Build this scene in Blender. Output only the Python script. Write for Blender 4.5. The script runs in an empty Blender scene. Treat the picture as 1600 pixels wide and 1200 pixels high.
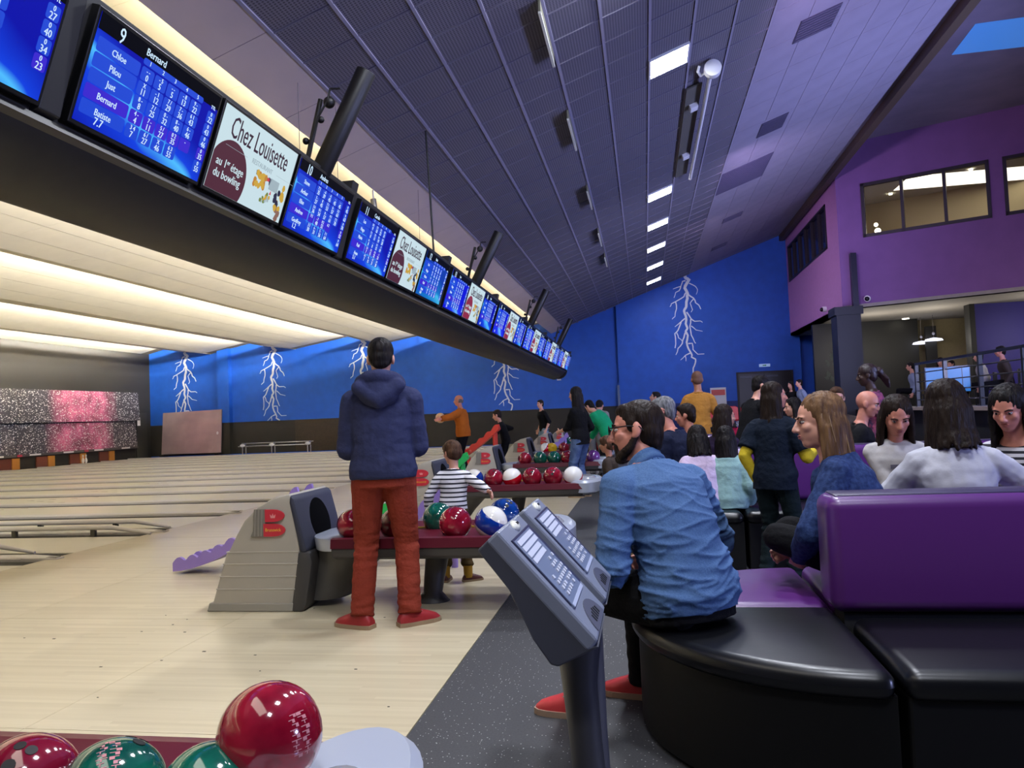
import bpy, bmesh, math, random
import numpy as np
from mathutils import Vector, Matrix, noise

# ------------------------------------------------------------------ camera, world, lights, exposure
scene = bpy.context.scene
col = scene.collection
random.seed(7)
PI = math.pi
F, H = 1200.0, 1.26                       # focal length in pixels of the 1600x1200 frame, eye height


def _n(v): return v / np.linalg.norm(v)


_Y = _n(np.array([208.0, 40.0, F]))
_D = _n(np.cross(_Y, np.array([1.0, -0.042, 0.0])))
if _D[1] < 0: _D = -_D
_X = _n(np.cross(_Y, -_D))
ROT = np.stack([_X, _Y, -_D])             # camera axes (right, down, forward) -> world


def at(u, v, d):
    """the point seen at photo pixel (u, v) at depth d metres"""
    r = ROT @ np.array([u - 800.0, v - 600.0, F])
    return Vector((0, 0, H)) + Vector(r * (d / F))


cam_data = bpy.data.cameras.new('camera')
cam = bpy.data.objects.new('camera', cam_data)
col.objects.link(cam)
cam_data.sensor_fit = 'HORIZONTAL'
cam_data.sensor_width = 36.0
cam_data.lens = 27.0
cam_data.clip_start = 0.05
cam_data.clip_end = 200
M = Matrix.Identity(4)
for i, ax in enumerate((ROT @ np.array([1, 0, 0]), ROT @ np.array([0, -1, 0]), ROT @ np.array([0, 0, -1]))):
    for j in range(3): M[j][i] = ax[j]
M[2][3] = H
cam.matrix_world = M
scene.camera = cam

world = bpy.data.worlds.new('world')
scene.world = world
world.use_nodes = True
world.node_tree.nodes['Background'].inputs[0].default_value = (0.25, 0.3, 0.5, 1)
world.node_tree.nodes['Background'].inputs[1].default_value = 0.05
scene.view_settings.view_transform = 'Standard'
scene.view_settings.look = 'None'
scene.view_settings.exposure = 0.0
scene.view_settings.gamma = 1.0
scene.view_settings.use_curve_mapping = False

COVE = 950.0        # strength of the fluorescent tubes in the lane ceiling coves
PANEL = 44.0        # strength of the square LED panels


def lamp(name, kind, loc, energy, color, size=1.0, size_y=None, target=None, spot=None, blend=.6):
    l = bpy.data.lights.new(name, kind)
    l.energy = energy
    l.color = color
    if kind == 'AREA':
        l.size = size
        if size_y: l.shape = 'RECTANGLE'; l.size_y = size_y
    elif kind == 'SPOT':
        l.spot_size = math.radians(spot); l.spot_blend = blend; l.shadow_soft_size = size
    else:
        l.shadow_soft_size = size
    o = bpy.data.objects.new(name, l)
    col.objects.link(o)
    o.location = loc
    if target is not None:
        o.rotation_euler = (Vector(target) - Vector(loc)).to_track_quat('-Z', 'Y').to_euler()
    return o


# coloured wash of the hall: unseen blue floods low on the terrace side that shine up on the ceiling, violet ones on the gallery walls
for xx, yy, zz in ((9.5, 1.0, 2.2), (9.5, 8.0, 2.2), (9.5, 14.0, 2.6)):
    lamp('unseen_blue_flood', 'SPOT', (xx, yy, zz), 2300, (0.44, 0.50, 1.0), .5, target=(0.0, yy + 5, 6.6), spot=125, blend=1)
for yy in (10.0, 17.0):
    lamp('unseen_violet_flood', 'SPOT', (2.0, yy, 6.3), 520, (0.85, 0.62, 1.0), .25, target=(7.5, yy + 8, 5.3), spot=95, blend=1)
lamp('unseen_violet_flood', 'SPOT', (0.5, 22.0, 5.6), 420, (0.95, 0.72, 1.0), .25, target=(6.1, 29.0, 5.9), spot=70, blend=1)  # added to brighten the lilac return wall, no fixture there
lamp('unseen_blue_flood', 'SPOT', (5.9, 15.5, 1.3), 1700, (0.62, 0.64, 1.0), .5, target=(-0.5, 26.0, 5.9), spot=95, blend=1)  # added spot without a body, lifts the dark far ceiling
for xx, yy in ((7.4, 26.5), (9.0, 25.8), (11.5, 23.6), (9.5, 20.0)):
    lamp('bar_lamp', 'POINT', (xx, yy, 3.0), 60, (1.0, .93, .8), .2)
# further LED panels of the row, over and behind the camera
for yy in (8.24, 5.2, 2.1, -1.0):
    lamp('led_panel_light', 'AREA', (.58, yy, 6.2), 200, (0.86, 0.9, 1.0), .6, .6, target=(.3, yy, 0))
lamp('approach_light', 'AREA', (-2.2, 1.0, 4.6), 60, (1.0, 0.93, 0.82), 1.2, 4.0, target=(-2.4, 1.2, 0))

# ------------------------------------------------------------------ helpers


def lin(c):
    out = []
    for v in c[:3]:
        v = v / 255.0
        out.append(v / 12.92 if v <= 0.04045 else ((v + 0.055) / 1.055) ** 2.4)
    return tuple(out) + (1.0,)


MATS = {}


def mat(name, c=(128, 128, 128), rough=.5, metal=0.0, var=0.0, scale=12.0, bump=0.0, bscale=60.0, emit=None, strength=1.0,
        coat=0.0, stretch=(1, 1, 1), spec=.5, c2=None, sheen=0.0):
    if name in MATS: return MATS[name]
    m = bpy.data.materials.new(name)
    m.use_nodes = True
    nt = m.node_tree
    b = nt.nodes['Principled BSDF']
    b.inputs['Base Color'].default_value = lin(c)
    b.inputs['Roughness'].default_value = rough
    b.inputs['Metallic'].default_value = metal
    b.inputs['Specular IOR Level'].default_value = spec
    b.inputs['Coat Weight'].default_value = coat
    b.inputs['Sheen Weight'].default_value = sheen
    tc = nt.nodes.new('ShaderNodeTexCoord')
    mp = nt.nodes.new('ShaderNodeMapping')
    mp.inputs['Scale'].default_value = stretch
    nt.links.new(tc.outputs['Object'], mp.inputs['Vector'])
    if var > 0 or c2 is not None:
        nz = nt.nodes.new('ShaderNodeTexNoise')
        nz.inputs['Scale'].default_value = scale
        nz.inputs['Detail'].default_value = 4
        nt.links.new(mp.outputs[0], nz.inputs['Vector'])
        rp = nt.nodes.new('ShaderNodeValToRGB')
        rp.color_ramp.elements[0].position = .35
        rp.color_ramp.elements[1].position = .65
        l = lin(c)
        if c2 is not None:
            rp.color_ramp.elements[0].color = l
            rp.color_ramp.elements[1].color = lin(c2)
        else:
            rp.color_ramp.elements[0].color = tuple(min(1, x * (1 - var)) for x in l[:3]) + (1,)
            rp.color_ramp.elements[1].color = tuple(min(1, x * (1 + var)) for x in l[:3]) + (1,)
        nt.links.new(nz.outputs['Fac'], rp.inputs['Fac'])
        nt.links.new(rp.outputs['Color'], b.inputs['Base Color'])
    if bump > 0:
        n2 = nt.nodes.new('ShaderNodeTexNoise')
        n2.inputs['Scale'].default_value = bscale
        n2.inputs['Detail'].default_value = 3
        nt.links.new(mp.outputs[0], n2.inputs['Vector'])
        bp = nt.nodes.new('ShaderNodeBump')
        bp.inputs['Strength'].default_value = bump
        bp.inputs['Distance'].default_value = .02
        nt.links.new(n2.outputs['Fac'], bp.inputs['Height'])
        nt.links.new(bp.outputs['Normal'], b.inputs['Normal'])
    if emit is not None:
        b.inputs['Emission Color'].default_value = lin(emit)
        b.inputs['Emission Strength'].default_value = strength
    MATS[name] = m
    return m


def nodes(m):
    return m.node_tree, m.node_tree.nodes, m.node_tree.links, m.node_tree.nodes['Principled BSDF']


class MB:
    """collects plain geometry, links it as one mesh object"""

    def __init__(self): self.v = []; self.f = []; self.mi = []

    def add(self, vs, fs, k=0):
        n = len(self.v)
        self.v += [tuple(p) for p in vs]
        self.f += [tuple(i + n for i in f) for f in fs]
        self.mi += [k] * len(fs)
        return self

    def box(self, a, b, k=0):
        x0, y0, z0 = a; x1, y1, z1 = b
        vs = [(x0, y0, z0), (x1, y0, z0), (x1, y1, z0), (x0, y1, z0), (x0, y0, z1), (x1, y0, z1), (x1, y1, z1), (x0, y1, z1)]
        return self.add(vs, [(3, 2, 1, 0), (4, 5, 6, 7), (0, 1, 5, 4), (1, 2, 6, 5), (2, 3, 7, 6), (3, 0, 4, 7)], k)

    def prism(self, pts, axis, a, b, k=0):
        """polygon (2-D pts) extruded along an axis from a to b"""
        n = len(pts)
        def mk(p, t):
            return (t, p[0], p[1]) if axis == 'x' else ((p[0], t, p[1]) if axis == 'y' else (p[0], p[1], t))
        vs = [mk(p, a) for p in pts] + [mk(p, b) for p in pts]
        fs = [tuple(range(n)), tuple(range(2 * n - 1, n - 1, -1))] + [(i, i + n, (i + 1) % n + n, (i + 1) % n) for i in range(n)]
        return self.add(vs, fs, k)

    def tube(self, a, b, ra, rb=None, n=12, k=0, caps=True):
        rb = ra if rb is None else rb
        a = Vector(a); b = Vector(b); d = (b - a).normalized()
        u = d.orthogonal().normalized(); w = d.cross(u)
        vs = []
        for p, r in ((a, ra), (b, rb)):
            for i in range(n):
                t = 2 * PI * i / n
                vs.append(p + u * (r * math.cos(t)) + w * (r * math.sin(t)))
        fs = [(i, (i + 1) % n, n + (i + 1) % n, n + i) for i in range(n)]
        if caps: fs += [tuple(range(n - 1, -1, -1)), tuple(range(n, 2 * n))]
        return self.add(vs, fs, k)

    def path(self, pts, r, n=8, k=0):
        for a, b in zip(pts, pts[1:]): self.tube(a, b, r, r, n, k)
        return self

    def ball(self, c, r, R=None, seg=16, rings=10, k=0):
        r = (r, r, r) if not hasattr(r, '__len__') else r
        c = Vector(c); vs = []; fs = []
        def P(x, y, z):
            p = Vector((x * r[0], y * r[1], z * r[2]))
            return c + (R @ p if R is not None else p)
        vs.append(P(0, 0, -1))
        for i in range(1, rings):
            ph = -PI / 2 + PI * i / rings
            for j in range(seg):
                t = 2 * PI * j / seg
                vs.append(P(math.cos(ph) * math.cos(t), math.cos(ph) * math.sin(t), math.sin(ph)))
        vs.append(P(0, 0, 1))
        for j in range(seg):
            fs.append((0, 1 + (j + 1) % seg, 1 + j))
            for i in range(rings - 2):
                a = 1 + i * seg
                fs.append((a + j, a + (j + 1) % seg, a + seg + (j + 1) % seg, a + seg + j))
            a = 1 + (rings - 2) * seg
            fs.append((a + j, a + (j + 1) % seg, len(vs) - 1))
        return self.add(vs, fs, k)

    def cone(self, a, b, ra, rb, n=14):
        """round cone: tube with hemispherical ends"""
        a = Vector(a); b = Vector(b); d = b - a
        d = d.normalized() if d.length > 1e-6 else Vector((0, 0, 1))
        u = d.orthogonal().normalized(); w = d.cross(u)
        rings = []
        for t in (-1.2, -.8, -.4, 0): rings.append((a + d * (ra * math.sin(t)), ra * math.cos(t)))
        for t in (0, .4, .8, 1.2): rings.append((b + d * (rb * math.sin(t)), rb * math.cos(t)))
        return self.rings([(p, u * r, w * r) for p, r in rings], n)

    def rings(self, rs, n=16, k=0):
        """loft through (centre, vector u, vector w) ellipses, closed ends"""
        vs = []; fs = []
        for c, u, w in rs:
            for i in range(n):
                t = 2 * PI * i / n
                vs.append(c + u * math.cos(t) + w * math.sin(t))
        for j in range(len(rs) - 1):
            for i in range(n):
                a = j * n
                fs.append((a + i, a + (i + 1) % n, a + n + (i + 1) % n, a + n + i))
        fs.append(tuple(range(n - 1, -1, -1)))
        m = (len(rs) - 1) * n
        fs.append(tuple(range(m, m + n)))
        return self.add(vs, fs, k)

    def mesh(self, name, mats):
        me = bpy.data.meshes.new(name)
        me.from_pydata(self.v, [], self.f)
        if not isinstance(mats, (list, tuple)): mats = [mats]
        for m in mats: me.materials.append(m)
        if len(mats) > 1: me.polygons.foreach_set('material_index', self.mi)
        me.update()
        return me

    def build(self, name, mats, parent=None, smooth=False, bevel=0.0, seg=2, ang=35, fix=True):
        me = self.mesh(name, mats)
        if bevel > 0 or fix:
            bm = bmesh.new(); bm.from_mesh(me)
            if fix: bmesh.ops.recalc_face_normals(bm, faces=bm.faces)
            if bevel > 0:
                es = [e for e in bm.edges if len(e.link_faces) == 2 and e.calc_face_angle(0) > math.radians(ang)]
                bmesh.ops.bevel(bm, geom=es, offset=bevel, segments=seg, affect='EDGES', profile=.5, clamp_overlap=True)
            bm.to_mesh(me); bm.free()
        if smooth: shade(me)
        return link(name, me, parent)


def shade(me, ang=40):
    me.polygons.foreach_set('use_smooth', [True] * len(me.polygons))
    try: me.set_sharp_from_angle(angle=math.radians(ang))
    except Exception: pass


def link(name, me, parent=None):
    o = bpy.data.objects.new(name, me)
    col.objects.link(o)
    if parent is not None: o.parent = parent
    return o


def tag(o, label=None, cat=None, group=None, kind=None):
    if label: o['label'] = label
    if cat: o['category'] = cat
    if group: o['group'] = group
    if kind: o['kind'] = kind
    return o


def empty(name, loc=(0, 0, 0), rz=0.0, label=None, cat=None, group=None, kind=None):
    o = bpy.data.objects.new(name, None)
    col.objects.link(o)
    o.location = loc
    o.rotation_euler = (0, 0, rz)
    o.empty_display_size = .1
    return tag(o, label, cat, group, kind)


def children(o): return [c for c in bpy.data.objects if c.parent == o]


def copy_tree(o, loc=None, kids=None):
    r = o.copy(); col.objects.link(r)
    if loc is not None: r.location = loc
    for ch in (kids if kids is not None else list(o.children)):
        c = ch.copy(); col.objects.link(c); c.parent = r
        for g in list(ch.children):
            d = g.copy(); col.objects.link(d); d.parent = c
    return r


# a scratch scene in which modifiers and fonts are evaluated
tmp_scene = bpy.data.scenes.new('scratch')


def evaluate(ob):
    tmp_scene.collection.objects.link(ob)
    vl = tmp_scene.view_layers[0]
    vl.update()
    dg = vl.depsgraph
    dg.update()
    me = bpy.data.meshes.new_from_object(ob.evaluated_get(dg), preserve_all_data_layers=False, depsgraph=dg)
    tmp_scene.collection.objects.unlink(ob)
    return me


def fuse(mb, voxel, smooth_iter=4, factor=.5):
    """union of overlapping closed shells -> one continuous skin"""
    me = mb.mesh('raw', mat('blank'))
    ob = bpy.data.objects.new('raw', me)
    r = ob.modifiers.new('r', 'REMESH'); r.mode = 'VOXEL'; r.voxel_size = voxel; r.adaptivity = 0.0
    if smooth_iter:
        s = ob.modifiers.new('s', 'SMOOTH'); s.factor = factor; s.iterations = smooth_iter
    out = evaluate(ob)
    bpy.data.objects.remove(ob); bpy.data.meshes.remove(me)
    out.materials.clear()
    out.polygons.foreach_set('use_smooth', [True] * len(out.polygons))
    return out


def displace(me, fn):
    n = len(me.vertices)
    co = np.empty(n * 3); me.vertices.foreach_get('co', co)
    no = np.empty(n * 3)
    me.vertex_normals.foreach_get('vector', no)
    co = co.reshape(-1, 3); no = no.reshape(-1, 3)
    for i in range(n):
        co[i] += no[i] * fn(co[i], no[i])
    me.vertices.foreach_set('co', co.ravel()); me.update()


def text_into(mb, s, x, y, size, sx=1.0, z=0.0, k=0, align='CENTER', depth=0.0012):
    cu = bpy.data.curves.new('t', 'FONT')
    cu.body = s; cu.size = size; cu.align_x = align; cu.align_y = 'CENTER'; cu.resolution_u = 2
    cu.extrude = depth
    ob = bpy.data.objects.new('t', cu)
    me = evaluate(ob)
    mb.add([(x + v.co.x * sx, y + v.co.y, z + v.co.z) for v in me.vertices], [tuple(p.vertices) for p in me.polygons], k)
    bpy.data.objects.remove(ob); bpy.data.curves.remove(cu); bpy.data.meshes.remove(me)


# ------------------------------------------------------------------ materials
def approach_mat():
    m = mat('approach_wood', (206, 188, 158), .28, coat=.12)
    nt, N, L, b = nodes(m)
    tc = N.new('ShaderNodeTexCoord')
    sx = N.new('ShaderNodeSeparateXYZ'); L.new(tc.outputs['Object'], sx.inputs[0])
    # narrow boards across Y, running along X, each with its own tint
    mul = N.new('ShaderNodeMath'); mul.operation = 'MULTIPLY'; mul.inputs[1].default_value = 1 / .027; L.new(sx.outputs[1], mul.inputs[0])
    fl = N.new('ShaderNodeMath'); fl.operation = 'FLOOR'; L.new(mul.outputs[0], fl.inputs[0])
    seg = N.new('ShaderNodeMath'); seg.operation = 'MULTIPLY_ADD'; seg.inputs[1].default_value = .9
    wn0 = N.new('ShaderNodeTexWhiteNoise'); wn0.noise_dimensions = '1D'; L.new(fl.outputs[0], wn0.inputs['W'])
    L.new(sx.outputs[0], seg.inputs[0]); L.new(wn0.outputs['Value'], seg.inputs[2])
    fl2 = N.new('ShaderNodeMath'); fl2.operation = 'FLOOR'; L.new(seg.outputs[0], fl2.inputs[0])
    cb = N.new('ShaderNodeCombineXYZ'); L.new(fl.outputs[0], cb.inputs[0]); L.new(fl2.outputs[0], cb.inputs[1])
    wn = N.new('ShaderNodeTexWhiteNoise'); wn.noise_dimensions = '3D'; L.new(cb.outputs[0], wn.inputs['Vector'])
    mp = N.new('ShaderNodeMapping'); mp.inputs['Scale'].default_value = (3, 90, 1); L.new(tc.outputs['Object'], mp.inputs[0])
    nz = N.new('ShaderNodeTexNoise'); nz.inputs['Scale'].default_value = 1.0; nz.inputs['Detail'].default_value = 5; L.new(mp.outputs[0], nz.inputs['Vector'])
    ad = N.new('ShaderNodeMath'); ad.operation = 'MULTIPLY_ADD'; ad.inputs[1].default_value = .55
    L.new(wn.outputs['Value'], ad.inputs[0]); 
    hf = N.new('ShaderNodeMath'); hf.operation = 'MULTIPLY'; hf.inputs[1].default_value = .45; L.new(nz.outputs['Fac'], hf.inputs[0])
    L.new(hf.outputs[0], ad.inputs[2])
    rp = N.new('ShaderNodeValToRGB')
    rp.color_ramp.elements[0].color = lin((188, 174, 142)); rp.color_ramp.elements[1].color = lin((214, 202, 172))
    L.new(ad.outputs[0], rp.inputs[0]); L.new(rp.outputs[0], b.inputs['Base Color'])
    return m


def carpet_mat():
    m = mat('speckled_rubber', (62, 63, 68), .6)
    nt, N, L, b = nodes(m)
    tc = N.new('ShaderNodeTexCoord')
    vo = N.new('ShaderNodeTexVoronoi'); vo.inputs['Scale'].default_value = 70; L.new(tc.outputs['Object'], vo.inputs['Vector'])
    rp = N.new('ShaderNodeValToRGB'); rp.color_ramp.interpolation = 'CONSTANT'
    rp.color_ramp.elements[0].color = (1, 1, 1, 1); rp.color_ramp.elements[1].position = .17; rp.color_ramp.elements[1].color = (0, 0, 0, 1)
    L.new(vo.outputs['Distance'], rp.inputs[0])
    wn = N.new('ShaderNodeMath'); wn.operation = 'GREATER_THAN'; wn.inputs[1].default_value = .62
    sp = N.new('ShaderNodeSeparateColor'); L.new(vo.outputs['Color'], sp.inputs[0]); L.new(sp.outputs[0], wn.inputs[0])
    mu = N.new('ShaderNodeMath'); mu.operation = 'MULTIPLY'; L.new(rp.outputs[0], mu.inputs[0]); L.new(wn.outputs[0], mu.inputs[1])
    mx = N.new('ShaderNodeMix'); mx.data_type = 'RGBA'
    L.new(mu.outputs[0], mx.inputs['Factor'])
    nz = N.new('ShaderNodeTexNoise'); nz.inputs['Scale'].default_value = 120; L.new(tc.outputs['Object'], nz.inputs['Vector'])
    r2 = N.new('ShaderNodeValToRGB'); r2.color_ramp.elements[0].color = lin((42, 42, 44)); r2.color_ramp.elements[1].color = lin((76, 76, 79))
    L.new(nz.outputs['Fac'], r2.inputs[0]); L.new(r2.outputs[0], mx.inputs['A'])
    mx.inputs['B'].default_value = lin((190, 188, 186))
    L.new(mx.outputs['Result'], b.inputs['Base Color'])
    return m


def tile_mat():
    """perforated dark metal tile: fine holes"""
    m = mat('perforated_tile', (84, 80, 100), .55)
    nt, N, L, b = nodes(m)
    tc = N.new('ShaderNodeTexCoord')
    sx = N.new('ShaderNodeSeparateXYZ'); L.new(tc.outputs['Object'], sx.inputs[0])
    outs = []
    for i in (0, 1):
        a = N.new('ShaderNodeMath'); a.operation = 'MULTIPLY'; a.inputs[1].default_value = 2 * PI / .034; L.new(sx.outputs[i], a.inputs[0])
        s = N.new('ShaderNodeMath'); s.operation = 'SINE'; L.new(a.outputs[0], s.inputs[0]); outs.append(s)
    ml = N.new('ShaderNodeMath'); ml.operation = 'ADD'; L.new(outs[0].outputs[0], ml.inputs[0]); L.new(outs[1].outputs[0], ml.inputs[1])
    rp = N.new('ShaderNodeValToRGB'); rp.color_ramp.elements[0].position = .0; rp.color_ramp.elements[1].position = .75
    rp.color_ramp.elements[0].color = lin((116, 113, 128)); rp.color_ramp.elements[1].color = lin((66, 64, 78))
    L.new(ml.outputs[0], rp.inputs[0]); L.new(rp.outputs[0], b.inputs['Base Color'])
    return m


def star_mat(pink):
    """printed star field with a pink nebula; flat print on the masking panels"""
    m = mat('nebula_print' if pink else 'star_print', (30, 30, 34), .35)
    nt, N, L, b = nodes(m)
    tc = N.new('ShaderNodeTexCoord')
    mp = N.new('ShaderNodeMapping'); mp.inputs['Rotation'].default_value = (.5, 0, 0); mp.inputs['Scale'].default_value = (1, .75, 1.3)
    L.new(tc.outputs['Object'], mp.inputs[0])
    fac = None
    for sc, th in ((9, .27), (16, .30), (5, .15)):
        vo = N.new('ShaderNodeTexVoronoi'); vo.inputs['Scale'].default_value = sc; L.new(mp.outputs[0], vo.inputs['Vector'])
        rp = N.new('ShaderNodeValToRGB'); rp.color_ramp.elements[0].color = (1, 1, 1, 1); rp.color_ramp.elements[1].color = (0, 0, 0, 1)
        rp.color_ramp.elements[0].position = th * .6; rp.color_ramp.elements[1].position = th
        L.new(vo.outputs['Distance'], rp.inputs[0])
        if fac is None: fac = rp
        else:
            mx = N.new('ShaderNodeMath'); mx.operation = 'MAXIMUM'; L.new(fac.outputs[0], mx.inputs[0]); L.new(rp.outputs[0], mx.inputs[1]); fac = mx
    nz = N.new('ShaderNodeTexNoise'); nz.inputs['Scale'].default_value = 1.6; nz.inputs['Detail'].default_value = 6; L.new(tc.outputs['Object'], nz.inputs['Vector'])
    r2 = N.new('ShaderNodeValToRGB')
    if pink:
        r2.color_ramp.elements[0].color = lin((120, 60, 80)); r2.color_ramp.elements[1].color = lin((226, 120, 160))
        sx = N.new('ShaderNodeSeparateXYZ'); L.new(tc.outputs['Object'], sx.inputs[0])
        ab = N.new('ShaderNodeMath'); ab.operation = 'ABSOLUTE'; L.new(sx.outputs[1], ab.inputs[0])
        ad = N.new('ShaderNodeMath'); ad.operation = 'MULTIPLY_ADD'; ad.inputs[1].default_value = .5; L.new(nz.outputs['Fac'], ad.inputs[0]); L.new(ab.outputs[0], ad.inputs[2])
        e = N.new('ShaderNodeValToRGB'); e.color_ramp.elements[0].position = .45; e.color_ramp.elements[0].color = (1, 1, 1, 1)
        e.color_ramp.elements[1].position = .75; e.color_ramp.elements[1].color = (0, 0, 0, 1)
        ml = N.new('ShaderNodeMath'); ml.operation = 'MULTIPLY'; ml.inputs[1].default_value = .33; L.new(ad.outputs[0], ml.inputs[0]); L.new(ml.outputs[0], e.inputs[0])
    else:
        r2.color_ramp.elements[0].color = lin((44, 42, 48)); r2.color_ramp.elements[1].color = lin((78, 74, 80))
    r2.color_ramp.elements[0].position = .35; r2.color_ramp.elements[1].position = .65
    L.new(nz.outputs['Fac'], r2.inputs[0])
    base = r2.outputs[0]
    if pink:
        m0 = N.new('ShaderNodeMix'); m0.data_type = 'RGBA'; L.new(e.outputs[0], m0.inputs['Factor']); m0.inputs['A'].default_value = lin((58, 55, 60)); L.new(base, m0.inputs['B']); base = m0.outputs['Result']
    mx = N.new('ShaderNodeMix'); mx.data_type = 'RGBA'; L.new(fac.outputs[0], mx.inputs['Factor']); L.new(base, mx.inputs['A']); mx.inputs['B'].default_value = lin((240, 238, 236))
    L.new(mx.outputs['Result'], b.inputs['Base Color'])
    return m


def screen_mat(name, a, bcol, streak, ang):
    """backlit screen: deep blue wash with a bright streak across it"""
    m = mat(name, (5, 5, 10), .4, spec=.1)
    nt, N, L, b = nodes(m)
    tc = N.new('ShaderNodeTexCoord')
    mp = N.new('ShaderNodeMapping'); mp.inputs['Rotation'].default_value = (0, 0, ang); L.new(tc.outputs['Object'], mp.inputs[0])
    nz = N.new('ShaderNodeTexNoise'); nz.inputs['Scale'].default_value = 2.2; nz.inputs['Detail'].default_value = 1; L.new(mp.outputs[0], nz.inputs['Vector'])
    sx = N.new('ShaderNodeSeparateXYZ'); L.new(mp.outputs[0], sx.inputs[0])
    ad = N.new('ShaderNodeMath'); ad.operation = 'MULTIPLY_ADD'; ad.inputs[1].default_value = .22; L.new(nz.outputs['Fac'], ad.inputs[0]); L.new(sx.outputs[1], ad.inputs[2])
    rp = N.new('ShaderNodeValToRGB')
    el = rp.color_ramp.elements
    el[0].position = 0.0; el[0].color = lin(a)
    el[1].position = 1.0; el[1].color = lin(a)
    for p, c in ((.30, bcol), (.42, streak), (.47, bcol), (.62, a)):
        e = el.new(p); e.color = lin(c)
    sc = N.new('ShaderNodeMath'); sc.operation = 'MULTIPLY_ADD'; sc.inputs[1].default_value = 1.1; sc.inputs[2].default_value = .42; L.new(ad.outputs[0], sc.inputs[0])
    L.new(sc.outputs[0], rp.inputs[0])
    L.new(rp.outputs[0], b.inputs['Emission Color']); b.inputs['Emission Strength'].default_value = 1.0
    return m


def stripe_mat(name, c1, c2, pitch, duty=.4, axis=2):
    m = mat(name, c1, .85)
    nt, N, L, b = nodes(m)
    tc = N.new('ShaderNodeTexCoord')
    sx = N.new('ShaderNodeSeparateXYZ'); L.new(tc.outputs['Object'], sx.inputs[0])
    a = N.new('ShaderNodeMath'); a.operation = 'MULTIPLY'; a.inputs[1].default_value = 1 / pitch; L.new(sx.outputs[axis], a.inputs[0])
    f = N.new('ShaderNodeMath'); f.operation = 'FRACT'; L.new(a.outputs[0], f.inputs[0])
    g = N.new('ShaderNodeMath'); g.operation = 'LESS_THAN'; g.inputs[1].default_value = duty; L.new(f.outputs[0], g.inputs[0])
    mx = N.new('ShaderNodeMix'); mx.data_type = 'RGBA'; L.new(g.outputs[0], mx.inputs['Factor'])
    mx.inputs['A'].default_value = lin(c1); mx.inputs['B'].default_value = lin(c2)
    L.new(mx.outputs['Result'], b.inputs['Base Color'])
    return m


def band_ball_mat(name, c1, c2, edges):
    """two-colour ball: a band of c1 between caps of c2 (object Z)"""
    m = mat(name, c1, .12, coat=.6)
    nt, N, L, b = nodes(m)
    tc = N.new('ShaderNodeTexCoord')
    sx = N.new('ShaderNodeSeparateXYZ'); L.new(tc.outputs['Object'], sx.inputs[0])
    s = N.new('ShaderNodeMath'); s.operation = 'MULTIPLY_ADD'; s.inputs[1].default_value = 1 / .22; s.inputs[2].default_value = .5; L.new(sx.outputs[2], s.inputs[0])
    rp = N.new('ShaderNodeValToRGB'); rp.color_ramp.interpolation = 'CONSTANT'
    rp.color_ramp.elements[0].color = lin(c2); rp.color_ramp.elements[1].position = edges[0]; rp.color_ramp.elements[1].color = lin(c1)
    e = rp.color_ramp.elements.new(edges[1]); e.color = lin(c2)
    L.new(s.outputs[0], rp.inputs[0]); L.new(rp.outputs[0], b.inputs['Base Color'])
    return m


black = mat('matt_black', (16, 16, 18), .55, var=.15)
soot = mat('black_board', (22, 21, 20), .75, var=.2, bump=.05)

# ------------------------------------------------------------------ the hall
YW = 33.4          # face of the far wall
XB = -23.4         # black wall over the pin decks
FOUL = -6.03
EDGE = -1.0        # wood / rubber boundary
PITCH = 3.5        # one pair of lanes
LANE0 = 6.07       # centre of the nearest lane in view
LP = 1.75


def zc(x): return 5.16 + .357 * (x + 2.75)


def structure(name, mb, m, parent=None, **k):
    o = mb.build(name, m, parent, **k)
    if parent is None: o['kind'] = 'structure'
    return o


M_blue = mat('blue_wall_paint', (18, 86, 196), .55, var=.06, scale=3, bump=.08, bscale=90)
M_dado = mat('dado_paint', (30, 28, 27), .6, var=.1, scale=3)
M_violet = mat('violet_wall_paint', (120, 80, 142), .7, var=.05, scale=2, bump=.06, bscale=60)
M_cream = mat('cream_ceiling_tile', (233, 228, 214), .8, var=.02, scale=3)
M_lilac = mat('pale_ceiling_tile', (136, 130, 152), .8, var=.05, scale=2)
M_white_tile = mat('white_ceiling_tile', (196, 182, 186), .8, var=.03, scale=2)
M_grid = mat('ceiling_grid', (140, 136, 158), .6)
M_bolt = mat('white_mural_paint', (232, 236, 246), .6)
M_seam = mat('seam', (120, 112, 100), .8)

# floor: subfloor, approach of wood panels, rubber walkway
fl = structure('floor', MB().box((-26, -8, -.5), (26, 35, -.16)), mat('screed', (60, 58, 54), .9))
ap = approach_mat()
for k in range(24):
    y0 = -5.8 + k * 1.75
    xs = [FOUL, -4.4, -2.7, EDGE]
    if y0 > 20: xs = [FOUL, EDGE]
    for a, b in zip(xs, xs[1:]):
        o = MB().box((a + .0012, y0 + .0012, -.16), (b - .0012, min(y0 + 1.7476, 33.4), 0)).build('approach_panel', ap, fl)
rb = carpet_mat()
for k in range(7):
    MB().box((EDGE + .004, -8 + k * 6, -.16), (26, min(-2 + k * 6, 35), 0.0)).build('rubber_floor', rb, fl)
mk = MB()
for i in range(26):      # scuffs and crumbs trodden into the approach
    x = random.uniform(-4.5, -1.1); y = random.uniform(3.2, 5.0); a = random.uniform(0, 3); l = random.uniform(.006, .02)
    mk.box((x, y, 0), (x + l, y + l * .5, .0016))
mk.build('scuff', black, fl)['kind'] = 'stuff'

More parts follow.
